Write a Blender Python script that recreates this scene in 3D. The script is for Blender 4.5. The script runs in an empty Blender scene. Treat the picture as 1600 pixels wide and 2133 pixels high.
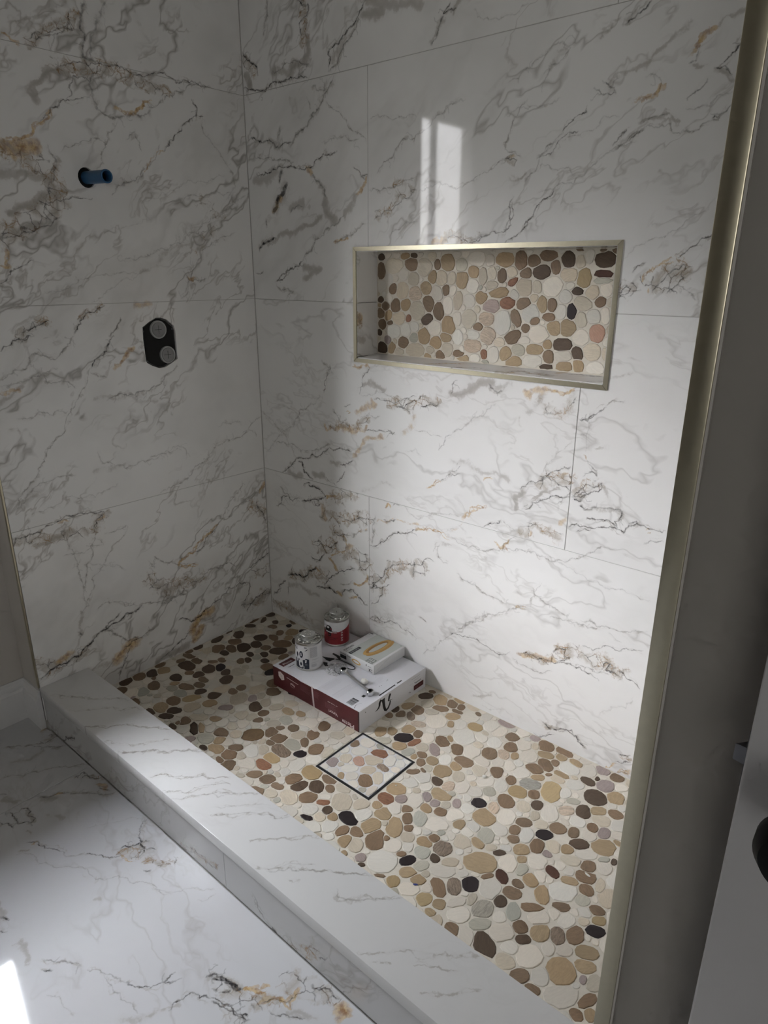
import bpy, bmesh, math, random
import numpy as np
from mathutils import Matrix, Vector

C = bpy.context.scene
COL = C.collection
# ------------------------------------------------------------------ camera
def cam_axes(yaw, pitch, roll):
    cy, sy, cp, sp = math.cos(yaw), math.sin(yaw), math.cos(pitch), math.sin(pitch)
    f = Vector((-sy*cp, cy*cp, sp)); r = Vector((cy, sy, 0)); u = r.cross(f)
    cr, sr = math.cos(roll), math.sin(roll)
    return cr*r + sr*u, -sr*r + cr*u, f
cam_d = bpy.data.cameras.new('camera'); cam = bpy.data.objects.new('camera', cam_d); COL.objects.link(cam)
r_, u_, f_ = cam_axes(0.7110, -0.3366, 0.0039)
cam.matrix_world = Matrix(((r_.x, u_.x, -f_.x, 1.9293), (r_.y, u_.y, -f_.y, -1.5620), (r_.z, u_.z, -f_.z, 1.2759), (0, 0, 0, 1)))
cam_d.sensor_fit = 'HORIZONTAL'; cam_d.sensor_width = 36.0; cam_d.lens = 1427.4/1600*36
cam_d.clip_start = 0.02
C.camera = cam
# ------------------------------------------------------------------ sky (daylight comes only through the window in the left wall)
W = bpy.data.worlds.new('sky'); C.world = W; W.use_nodes = True
nt = W.node_tree; nt.nodes.clear()
tc = nt.nodes.new('ShaderNodeTexCoord'); sp_ = nt.nodes.new('ShaderNodeSeparateXYZ'); rp = nt.nodes.new('ShaderNodeValToRGB')
bg = nt.nodes.new('ShaderNodeBackground'); wo = nt.nodes.new('ShaderNodeOutputWorld')
nt.links.new(tc.outputs['Generated'], sp_.inputs[0]); nt.links.new(sp_.outputs['Z'], rp.inputs[0]); nt.links.new(rp.outputs[0], bg.inputs[0]); nt.links.new(bg.outputs[0], wo.inputs[0])
SKY_STOPS = [(0.0, (.03, .03, .028)), (0.02, (.065, .065, .063)), (0.20, (.085, .085, .088)), (0.26, (.70, .71, .74)), (0.33, (1.04, 1.05, 1.07)), (0.50, (1.0, 1.02, 1.07)), (0.72, (.80, .83, .88)), (0.84, (.36, .38, .43)), (1.0, (.28, .30, .35))]
while len(rp.color_ramp.elements) < len(SKY_STOPS): rp.color_ramp.elements.new(0.5)
for e, (p_, c_) in zip(rp.color_ramp.elements, SKY_STOPS): e.position = p_; e.color = (*[min(v, 1.1)/1.1 for v in c_], 1)
bg.inputs['Strength'].default_value = 145.0
# daylight portal filling the window opening (only guides sampling of the sky)
ld = bpy.data.lights.new('window_portal', 'AREA'); ld.shape = 'RECTANGLE'; ld.size = 0.52; ld.size_y = 1.20; ld.cycles.is_portal = True
lo = bpy.data.objects.new('window_portal', ld); COL.objects.link(lo); lo.location = (-0.215, -1.285, 1.385)
lo.rotation_euler = Vector((1, 0, 0)).to_track_quat('-Z', 'Z').to_euler()
C.view_settings.view_transform = 'Standard'; C.view_settings.look = 'None'; C.view_settings.gamma = 1.0
C.view_settings.use_curve_mapping = False
C.view_settings.exposure = 0.15
C.cycles.max_bounces = 6; C.cycles.diffuse_bounces = 5; C.cycles.glossy_bounces = 3; C.cycles.transparent_max_bounces = 8
C.cycles.use_adaptive_sampling = True; C.cycles.adaptive_threshold = 0.08; C.cycles.adaptive_min_samples = 12; C.cycles.use_denoising = True
C.cycles.sample_clamp_indirect = 6.0
try:
    C.cycles.caustics_reflective = False; C.cycles.caustics_refractive = False
except Exception: pass
PEB_FLOOR='13 -23 19 18 -127 D;30 -71 35 9 -52 D;0 -94 35 12 -80 B;25 -131 21 13 -146 D;76 -50 17 12 164 D;94 -81 22 13 -169 B;124 -4 27 12 177 B;134 -34 14 12 139 K;2 -213 23 8 -80 D;46 -203 31 21 143 D;14 -273 31 16 -73 D;55 -158 25 21 171 L;151 -94 19 14 133 B;182 -59 26 22 -69 T;210 -26 18 14 -149 K;126 -162 26 21 -158 D;161 -131 28 15 162 B;77 -244 24 22 -146 B;152 -206 25 19 169 D;170 -169 20 17 -160 L;220 -142 35 24 -145 B;240 -97 22 11 140 D;133 -249 29 24 152 D;108 -283 30 16 164 B;72 -314 28 23 135 B;109 -317 23 13 179 D;10 -354 21 14 -82 D;11 -395 17 11 -91 B;246 -183 32 25 -126 D;190 -264 18 12 168 D;227 -232 21 15 161 D;289 -197 22 15 -79 B;38 -411 33 13 -170 B;82 -412 27 15 176 B;42 -450 18 13 -101 B;215 -293 20 12 156 D;199 -313 20 13 150 B;144 -353 21 12 -179 B;131 -379 19 11 -146 B;261 -258 17 15 -136 D;82 -453 40 22 179 D;14 -510 21 12 -91 B;158 -416 30 21 143 D;181 -384 25 16 152 K;297 -278 25 21 -179 B;330 -291 21 17 -74 K;217 -390 21 16 146 D;247 -361 26 22 -177 L;131 -473 18 13 -154 B;160 -460 22 18 -131 D;38 -558 25 18 150 D;22 -596 26 20 161 B;120 -520 25 17 172 D;198 -466 22 14 172 B;256 -417 26 24 -72 D;295 -387 31 26 -141 L;330 -344 25 21 -164 W;16 -641 24 20 -53 D;107 -594 28 18 153 B;192 -529 33 17 -159 B;214 -494 22 15 -168 B;329 -413 17 17 -133 B;391 -326 24 22 -48 B;248 -515 20 15 -129 D;327 -444 22 13 174 B;426 -359 25 21 -178 B;301 -496 23 19 -131 D;483 -322 21 12 -165 K;225 -597 27 22 172 B;258 -554 31 16 -126 O;373 -456 31 26 -49 L;414 -400 20 13 147 L;339 -491 26 17 155 W;326 -532 23 18 -142 T;299 -581 25 23 -89 L;231 -644 28 21 159 T;273 -627 27 17 -150 D;447 -449 26 21 147 D;381 -514 25 15 -134 P;280 -658 24 15 -143 D;143 -676 24 9 173 B;223 -676 23 9 173 D;337 -674 18 9 169 D;358 -598 36 15 -151 L;403 -567 22 14 -141 T;448 -504 22 19 -57 L;498 -408 23 16 -124 L;490 -455 18 15 -118 B;539 -398 23 15 -178 T;506 -488 16 14 -149 B;579 -382 17 13 163 T;554 -466 26 16 -144 L;569 -434 22 19 171 G;397 -640 36 12 147 D;408 -620 31 10 147 T;470 -597 27 19 -178 B;470 -555 20 15 159 L;510 -572 21 17 -163 L;617 -444 18 18 -78 B;547 -544 34 28 -115 Y;459 -642 27 21 -173 G;614 -532 16 11 -177 B;650 -454 21 19 -138 L;687 -465 24 12 139 B;489 -671 16 9 178 D;518 -650 25 18 -174 T;557 -610 23 15 -149 B;566 -672 18 9 174 B;669 -497 30 19 172 G;677 -377 25 17 -55 B;665 -536 36 20 179 Z;624 -565 23 15 147 L;715 -509 20 14 -126 K;736 -467 24 23 -104 B;667 -572 30 18 179 O;669 -605 29 16 -177 R;797 -538 30 27 160 O;685 -645 24 13 -138 B;658 -674 18 8 -165 L;724 -635 22 19 -148 B;777 -590 24 21 -130 B;764 -635 21 11 -172 B;738 -659 15 8 -143 G;806 -597 25 17 -108 D;843 -568 26 19 142 D;847 -528 27 14 175 B;875 -550 16 12 147 B;899 -528 24 13 -180 L;772 -665 21 16 179 L;818 -642 28 22 160 L;856 -610 26 20 -135 B;896 -596 20 11 -141 R;888 -581 17 11 -142 W;931 -565 30 26 144 L;975 -538 24 17 -106 L;925 -609 15 13 -67 D;903 -660 19 9 -162 K;927 -638 17 15 151 L;951 -617 15 13 146 T;983 -593 30 18 -179 K;1000 -632 21 13 -108 B;1027 -612 19 15 -177 B;1027 -652 20 18 -134 T;1053 -645 22 20 144 L;888 -636 22 20 -173 W;1039 -526 24 20 157 T;1042 -576 30 23 -99 T;1079 -600 35 23 -59 B;1088 -543 33 19 127 T;1094 -498 22 12 128 B;1116 -521 13 12 141 B;1131 -544 17 17 -46 L;1010 -481 23 18 -176 R;1008 -514 17 12 157 T;1008 -436 27 22 -137 T;1039 -458 17 14 -121 P;1070 -344 20 13 167 D;1105 -340 20 16 -113 S;1086 -408 19 13 -55 P;1106 -441 19 13 152 T;1114 -411 15 14 -113 P;1142 -426 16 16 -116 B;1157 -376 16 11 -60 P;1118 -478 25 17 -55 G;1171 -530 20 16 175 T;1095 -581 10 10 -102 B;1215 -518 23 20 -69 Z;1185 -557 20 19 -76 G;1152 -593 12 8 -137 B;1175 -597 21 13 -120 K;1218 -551 14 11 148 D;1207 -590 20 14 -112 G;1252 -539 22 13 -129 L;1103 -676 9 7 -160 D;1196 -622 21 14 -138 T;1154 -671 14 5 -151 B;999 -357 21 10 -138 B;1058 -303 27 25 -83 T;1103 -292 21 16 -62 L;1201 -430 18 13 -62 T;1062 -547 10 9 -138 L;1131 -640 34 32 -139 W;1122 -587 23 20 -136 W;811 -55 24 16 -136 D;860 -43 29 21 -52 T;899 -34 22 16 133 B;931 -31 16 12 -65 B;839 -84 22 20 -70 L;838 -132 23 19 143 B;840 -168 23 12 131 Z;781 -172 19 13 -51 D;789 -210 14 12 -53 B;887 -79 28 16 -162 B;935 -58 23 9 -174 B;937 -85 26 17 -135 T;878 -109 22 16 -148 L;1018 -84 24 20 -161 O;956 -121 17 11 -58 T;883 -185 23 13 -148 S;874 -222 22 19 -110 T;891 -263 27 21 -136 K;910 -222 19 14 131 B;926 -259 25 12 -107 R;983 -202 26 20 137 B;994 -178 15 9 141 T;987 -245 31 15 138 P;1037 -202 26 19 -58 B;956 -262 20 19 -86 L;903 -298 21 18 -153 T;939 -303 21 15 -114 G;974 -287 18 13 158 B;963 -307 12 10 -74 T;1012 -289 18 18 -178 T;993 -313 17 13 135 B;1078 -234 27 22 -163 B;1073 -263 20 17 -55 T;1017 -334 12 7 155 B;1020 -321 15 14 173 G;1171 -209 25 17 -64 B;1116 -159 26 22 -62 B;1070 -150 16 14 177 L;1148 -95 22 19 -98 B;1147 -137 21 16 -66 S;1174 -120 16 12 -69 T;1079 -10 33 15 -179 P;990 -26 12 9 143 B;960 -7 22 15 166 L;906 -7 20 11 177 T;861 -3 20 13 164 L;812 -23 12 8 -162 B;843 -261 20 15 -69 T;1021 -144 40 32 -69 W;914 -137 36 30 -64 W;962 -161 27 18 -123 W;944 -217 25 19 -59 W;981 -55 27 23 -156 W;978 -104 24 19 -65 W;1053 -50 31 25 -60 W;1038 -262 23 17 -62 W;1072 -184 32 25 -69 W;1101 -107 25 20 -76 W;1085 -56 28 20 -98 W;1178 -14 16 14 -149 P;1221 -24 27 22 -67 B;1273 -12 27 19 177 B;1237 -59 23 17 -157 T;1275 -39 18 15 155 T;1257 -96 30 18 138 B;1273 -72 14 12 -70 B;1240 -130 25 19 -165 B;1318 -38 22 15 164 T;1308 -104 23 12 -175 T;1285 -125 12 7 -142 B;1306 -126 24 15 177 L;1266 -156 20 12 -132 T;1216 -212 19 14 -75 B;1264 -190 28 22 -154 E;1253 -239 25 22 -151 O;1288 -219 19 15 -76 B;1319 -179 40 26 -71 O;1373 -80 21 15 166 D;1389 -55 10 7 -82 D;1386 -14 21 19 117 P;1426 -15 20 17 79 B;1416 -67 24 22 85 P;1414 -125 29 27 -163 D;1456 -91 25 21 71 T;1248 -287 26 22 121 B;1290 -273 21 18 115 L;1313 -248 17 16 97 D;1376 -175 18 11 -149 G;1413 -190 28 17 102 D;1439 -165 22 14 -136 T;1477 -146 19 16 173 B;1328 -284 17 12 -75 L;1353 -115 23 18 -144 W;1315 -65 30 28 105 W;1205 -97 29 23 -91 W;1224 -168 25 20 -109 W;1357 -43 28 20 -87 W;1348 -163 21 15 -82 W;1196 -339 22 18 -137 K;1237 -329 24 14 -62 S;1236 -370 31 30 164 T;1317 -321 21 15 -143 B;1314 -356 19 14 -71 B;1326 -382 16 13 -132 B;1375 -322 22 17 -128 K;1378 -363 24 17 -75 B;1389 -283 23 19 -143 B;1425 -270 18 13 104 B;1271 -416 28 21 -68 G;1269 -448 20 13 168 T;1357 -399 21 17 -104 T;1323 -439 18 9 -136 D;1299 -440 16 10 -141 L;1454 -225 16 13 110 B;1482 -224 20 14 -86 P;1452 -294 24 16 -135 D;1437 -327 17 14 -122 T;1407 -340 19 17 130 L;1500 -266 29 24 50 T;1458 -351 24 15 -146 L;1515 -299 16 9 -129 G;1496 -341 21 15 -82 B;1535 -290 11 7 -81 D;1439 -407 23 11 158 Q;1305 -492 39 30 -147 T;1337 -514 17 8 -121 B;1361 -493 23 13 135 Q;1320 -557 23 20 -79 K;1297 -585 23 16 -60 Z;1503 -372 25 18 -151 B;1482 -406 21 13 -148 T;1521 -404 17 15 145 B;1416 -460 19 16 170 T;1453 -477 25 16 -68 T;1400 -517 22 16 -148 B;1393 -550 18 14 -77 D;1540 -374 24 10 -70 L;1386 -447 19 13 -85 G;1344 -588 17 10 101 L;1354 -452 27 22 -84 W;1360 -538 28 24 -86 W;1483 -441 34 25 -119 W;1276 -335 30 23 -76 W;1352 -253 34 20 -70 W;1378 -216 21 15 -122 S;1479 -313 28 15 -144 W;1344 -354 26 17 -73 W;1207 -246 26 18 -66 W;1187 -665 18 16 -62 O;1271 -611 29 15 139 B;1265 -655 20 17 -108 O;1298 -643 15 14 -144 T;1375 -592 26 20 -104 E;1391 -626 24 15 -133 G;1354 -673 18 14 166 B;1421 -658 31 20 140 D;1225 -657 26 16 -145 W;1343 -637 25 19 -130 W;1325 -615 27 11 -115 W;1253 -569 29 17 -136 W;1453 -521 27 11 -147 B;1499 -478 19 13 -151 B;1428 -555 25 14 -65 G;1457 -578 17 16 153 B;1476 -597 16 12 -139 D;1495 -562 23 19 -98 T;1525 -545 21 15 -64 Z;1552 -520 23 17 -89 B;1580 -484 22 16 -155 K;1575 -456 17 12 -115 O;1561 -437 18 13 -168 B;1587 -540 24 17 -150 T;1596 -569 23 15 -147 T;1566 -610 33 27 81 T;1474 -662 20 16 -152 L;1510 -668 20 14 -135 B;1543 -677 15 11 -168 B;1629 -631 24 11 -113 B;1625 -667 14 13 -148 B;1644 -650 14 11 -67 T;1624 -590 19 13 -82 L;1526 -433 17 15 81 G;1502 -623 30 23 -119 W;1588 -655 38 21 -132 W;1433 -613 27 21 -122 W;1476 -531 25 18 -124 W;1523 -500 21 16 -99 W;1551 -565 18 13 -123 W;1524 -583 17 13 -89 W;1541 -645 22 17 -107 W'
PEB_NICHE='492 1319 15 9 179 D;492 1279 24 16 90 B;490 1197 12 10 -176 D;508 1177 16 14 -174 B;490 1157 17 15 -167 B;496 1125 16 15 59 B;484 1099 11 11 65 D;496 1051 22 20 71 D;583 1320 21 9 179 T;616 1321 15 8 179 D;543 1294 35 22 179 L;608 1299 26 19 178 B;656 1290 28 24 175 L;702 1297 16 13 97 B;735 1302 26 23 166 T;682 1319 15 14 159 L;783 1296 21 19 125 G;834 1310 29 20 176 W;875 1307 16 15 120 W;922 1307 32 18 177 T;969 1304 25 20 105 B;1004 1304 20 14 175 B;1047 1316 25 12 177 B;1068 1290 19 13 101 B;1101 1306 20 17 115 D;1131 1331 15 5 178 B;1197 1307 28 17 175 D;1196 1273 31 9 180 Q;1195 1259 31 8 -180 G;1134 1301 16 13 109 L;579 1270 20 17 179 W;617 1258 22 18 179 L;687 1264 19 18 158 T;716 1259 25 23 104 L;753 1260 19 16 100 L;786 1256 24 22 104 T;825 1279 18 17 128 T;855 1267 24 13 95 L;883 1275 17 14 105 L;914 1269 19 14 99 B;944 1277 17 15 118 L;985 1275 17 15 165 B;1030 1277 27 17 177 D;1147 1263 26 19 103 O;1107 1271 24 16 175 L;948 1254 18 10 -149 R;538 1229 16 16 -160 B;574 1224 25 23 90 L;624 1217 25 20 -179 S;661 1233 20 18 178 T;705 1221 23 20 95 W;732 1230 17 15 99 B;759 1228 17 14 95 W;823 1241 21 19 166 W;885 1243 21 12 179 L;908 1227 32 13 -179 T;956 1222 14 13 163 W;982 1241 25 22 167 L;1020 1241 17 15 106 L;1063 1243 29 24 170 W;1101 1221 18 17 160 W;1131 1234 18 10 179 D;1172 1231 20 17 168 L;1207 1238 19 17 160 W;671 1189 23 23 180 B;550 1180 21 19 87 B;587 1185 21 17 -177 T;635 1171 33 27 -177 L;710 1170 26 20 92 B;742 1187 26 18 93 W;775 1203 30 16 93 L;814 1202 19 18 126 W;852 1212 19 17 172 T;887 1189 28 18 -179 P;935 1199 25 15 -170 R;986 1199 24 15 -173 B;1037 1199 21 15 99 T;1066 1200 17 13 100 B;1122 1184 21 14 99 K;1149 1204 24 17 176 L;1195 1210 17 14 169 B;599 1146 14 10 -132 R;668 1146 24 17 -170 D;1007 1177 27 25 165 W;963 1162 25 14 -65 B;922 1150 34 28 97 W;1019 1159 16 14 176 B;1061 1168 20 10 -179 B;845 1134 20 14 -178 B;746 1131 31 25 92 T;695 1124 27 22 -175 W;658 1099 25 24 -159 T;776 1153 20 16 93 W;816 1155 28 27 167 L;874 1157 29 19 -178 S;1079 1143 26 18 -179 T;1112 1145 28 20 180 T;1148 1167 20 18 115 L;1181 1175 24 17 178 W;1209 1180 22 13 99 W;1193 1136 22 20 110 C;528 1131 13 9 -176 B;561 1144 28 19 -176 L;543 1107 27 21 -173 W;591 1113 22 21 49 W;621 1091 18 15 -171 G;580 1075 21 19 -164 B;536 1054 21 15 87 T;739 1100 21 16 -175 T;780 1103 20 18 89 W;834 1113 22 15 -177 W;880 1113 27 24 -178 S;959 1113 30 17 -159 B;996 1137 14 12 178 B;1033 1127 32 23 -179 W;1062 1101 13 13 151 T;1104 1101 26 18 -178 D;1152 1124 22 19 177 W;703 1082 22 18 -173 T;744 1066 21 20 -164 L;626 1052 41 23 -175 L;562 1042 26 16 -174 L;721 1047 17 15 -168 B;830 1082 31 18 -176 S;783 1056 21 11 -175 B;800 1041 27 12 -175 T;870 1062 15 11 93 R;900 1063 23 18 93 W;939 1067 19 19 83 T;978 1081 21 14 171 G;1025 1084 27 14 -176 T;1067 1070 18 16 98 B;1109 1076 25 16 -177 W;1147 1083 20 15 135 D;1185 1090 24 22 172 L;840 1045 20 16 -173 W;873 1037 17 9 -175 G;964 1046 28 17 -175 T;1023 1054 30 19 -175 W;1059 1042 26 9 -175 D;1008 1034 19 5 -175 D;1114 1047 25 16 -175 T;1152 1053 22 14 97 T;1198 1048 23 21 -179 W;683 1060 17 12 -174 L;917 1098 21 12 -176 L;993 1108 21 10 -177 W'
PEB_DRAIN='801 -376 16 14 141 B;827 -348 24 23 147 W;824 -439 20 18 153 L;885 -362 26 19 -168 R;861 -423 21 17 148 C;808 -473 21 17 -72 P;888 -393 28 21 -140 L;927 -365 24 18 -51 W;862 -462 23 16 -141 W;863 -497 14 10 139 T;887 -480 19 18 -161 W;928 -400 23 11 175 Z;904 -433 21 15 -140 L;926 -470 26 20 146 B;944 -439 24 15 131 L;943 -498 12 10 -142 G;833 -390 22 20 -147 W;866 -332 18 17 -138 G;966 -419 24 15 130 W;910 -499 18 14 138 W;952 -358 16 15 -62 W;796 -416 17 15 148 W'
VN_L='k1.6,0.9 535,1894 547,1866 537,1850 573,1835 608,1824 639,1812;w31.3,0.9 526,1896 596,1827 648,1805;g4.1,0.8 495,1924 511,1878 505,1842 516,1796 483,1791;g5,0.5 430,1940 454,1901 477,1863 490,1823 492,1793;o5.2,0.6 717,1808 696,1797 673,1796;c11.3,0.5 549,1911 588,1874 641,1848 690,1834;k1.2,0.8 656,1807 608,1826 576,1845 538,1871;g1.6,0.8 600,1795 581,1837;c27.6,0.25 354,1936 314,1855 262,1841;w40.8,0.8 593,1763 489,1778 375,1772 273,1753;k1.4,0.9 593,1763 553,1774 460,1790 402,1791 321,1794 241,1787 155,1792 125,1794;g2,0.7 125,1797 196,1791 233,1763 285,1742 347,1708;o6.5,0.9 440,1693 416,1687 368,1702 330,1723;g4,0.6 489,1778 509,1737 500,1700 476,1672 428,1671 355,1686 331,1710;k1.2,0.8 578,1691 552,1748 470,1782;k1.6,0.9 527,1705 574,1690 616,1668 652,1631;o6.3,0.8 630,1661 653,1624 682,1594 717,1582 750,1574;o19.9,0.8 759,1566 729,1554 686,1571 664,1581;o14,0.7 736,1565 732,1539;c19.4,0.8 670,1695 657,1675 663,1710 604,1746 557,1747;g2.5,0.7 643,1580 624,1535 648,1494 668,1445;c24.9,0.6 770,1502 709,1508 651,1501 641,1455;c26.9,0.95 761,1415 708,1434 666,1461;k1.3,0.9 539,1460 610,1455 668,1447 664,1421 644,1406 677,1388 710,1371 759,1357 796,1348;k1.3,0.8 668,1447 677,1420 659,1397;w55.3,0.9 738,1553 652,1525 633,1447 705,1403 782,1360;c16.3,0.7 796,1352 744,1369 689,1396;o7.3,0.7 807,1288 783,1284 788,1328;k1.2,0.9 815,1240 785,1272 758,1285 722,1301;g1.3,0.6 475,1612 494,1582 519,1534;g1.3,0.6 439,1661 473,1625 481,1599 533,1601 582,1579 610,1568;k2,0.9 191,1753 179,1733 184,1711 230,1682 262,1652 281,1628 301,1604;k1,0.8 184,1713 154,1715;o3.9,0.5 295,1604 324,1592 354,1563 373,1540;g1.9,0.7 373,1540 418,1514 461,1498 484,1475;g1.5,0.7 315,1619 330,1587 361,1554 391,1525;g1.9,0.6 420,1619 391,1643 379,1616 377,1595;g1.5,0.4 393,1468 325,1491 266,1514 181,1535 91,1557;g1.6,0.4 306,1456 246,1484 153,1505 56,1517;g2.2,0.4 163,1709 156,1666 110,1626 82,1591 55,1527 91,1490;g1.4,0.3 518,1374 449,1395 366,1421;g2.2,0.5 486,1309 406,1315 320,1335 271,1360 194,1406 127,1444 58,1487 2,1516;c21.2,0.4 411,1278 353,1302 284,1350 217,1357;g2.2,0.5 289,1195 266,1234 237,1284 200,1338 134,1370 66,1397;o6.7,1 258,1259 240,1249;g2.2,0.7 274,1274 253,1249 189,1259;g1.4,0.4 719,1210 654,1225 593,1255 522,1268 422,1273;g1.5,0.4 582,1193 495,1241 411,1278 382,1287;g1.7,0.4 289,1195 260,1234 258,1199;w51,0.35 198,1487 109,1435 213,1333;w35.1,0.9 786,1119 720,1149;k2.2,0.9 782,1118 749,1134 706,1149;k2.4,0.9 643,1110 619,1145 586,1166 544,1183;k2,0.9 540,1099 510,1130 497,1149;w23.9,0.9 618,1149 555,1179;o15.6,0.4 450,1184 395,1181;k2.6,1 843,1080 815,1095 792,1106 765,1113;k2.1,0.9 752,1112 789,1097;k2.5,1 525,1098 549,1071 563,1049 595,1037 606,1014;g1.4,0.7 606,1014 622,988 648,948 672,913 703,869 728,834 767,793 796,756 825,718 872,652;o8.1,0.9 465,1065 489,1047 508,1025 537,1010;g2.3,0.7 644,1105 672,1076 704,1047 755,1069 856,1004;o6.9,0.5 861,974 830,979 806,972;c17.2,0.6 865,948 838,962 804,985;g2.2,0.6 858,991 815,995 779,1004 741,1014 703,1024;g1.8,0.7 741,1014 740,991 709,983 668,974 660,963;g2.2,0.8 323,995 355,975 388,947 431,931 483,922 526,933 570,918;c21.5,0.4 610,928 539,914 458,903 413,892;g1.5,0.6 610,1001 562,981;g2.3,0.5 830,903 787,901 758,910 693,901;c13.4,0.4 852,874 824,860 845,818;g1.9,0.6 -3,789 61,750 144,722 231,690 303,646 352,616 429,599;g1.4,0.5 61,750 26,713;g2.2,0.5 622,771 612,733 554,718 481,717 414,726 351,736;c21,0.3 640,718 593,713 523,704;g2.3,0.5 877,653 845,684 803,713 755,722 697,715;c18.7,0.4 865,669 822,683 758,698;g1.5,0.5 841,623 767,640 706,650 629,647 573,661;g2,0.4 189,776 117,783 89,766;g1.8,0.4 470,709 414,726 351,741 324,691;k5.7,0.5 363,851 363,843;w35.5,0.9 891,568 819,556 738,543 666,539 627,582;k2.1,0.9 889,577 840,573 760,591 679,591 627,585 657,563 667,528;c19.9,0.7 831,539 773,543 721,549;o5,0.7 761,586 736,585;o5.3,0.8 652,562 627,582;g2.1,0.6 762,576 750,526 737,479 730,421 723,363 724,318;g2.1,0.6 661,532 683,489 705,413 718,361;g1.6,0.5 558,519 597,480 650,417 691,363 718,322 745,286;g1.6,0.5 767,483 707,474 641,482 669,512;g1.7,0.4 700,445 635,407 582,377;g1.7,0.5 637,514 558,519;c16.2,0.6 744,291 750,248 750,212;k3.3,0.8 759,228 750,212;o5.1,1 220,431 266,406 326,361 381,347 396,333 364,320 317,311;k2,0.8 205,446 236,417 266,406 326,361;g2,0.6 106,567 139,524 188,473 228,427 267,394;g2.8,0.5 -1,530 65,493 128,477 190,448;o12.9,0.9 -1,536 29,511;k2.2,0.9 43,475 23,423 9,386;w44.1,0.9 67,468 7,413;g1.9,0.6 504,381 483,350 479,391 433,352 396,333 317,314;w64.6,0.6 500,313 443,262 377,258 308,259;c37.6,0.4 500,313 443,262 377,258;k2,0.6 486,222 435,215 379,239 309,253 236,267 147,251;g1.9,0.7 605,206 540,242 479,225 395,219 361,220;g1.7,0.6 692,277 624,280 564,245;k2.2,1 192,172 106,165 100,145 143,98;k3,0.9 2,253 52,241 102,223;w44.5,0.8 6,191 88,190;k2.1,0.8 232,149 191,178;w61.6,0.7 137,81 47,76 12,107;c46.2,0.6 137,81 47,76 12,92;k3,0.9 12,107 80,88 124,48;o17.9,1 365,48 345,101 301,117 278,122;k2.7,1 232,145 277,135 323,112 366,103 418,131;o17.9,0.9 360,26 320,71;k2,0.9 369,71 399,50 442,35 498,13;c33,0.8 512,6 444,16 389,18;k3.8,1 541,236 596,227 669,202 729,174 764,153 808,144 860,139 888,123;k2.8,0.8 617,242 667,213 692,200;o11.8,0.9 783,174 816,159 844,149;w41.9,1 752,160 809,138 859,144 888,186;g2.5,0.8 674,204 639,165 555,123 502,139;o26.3,0.8 650,83 611,110 574,118;k2.4,0.9 555,123 597,122 622,115;k1.8,0.9 600,105 630,55 654,9;c35.2,0.5 718,90 662,82'
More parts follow.
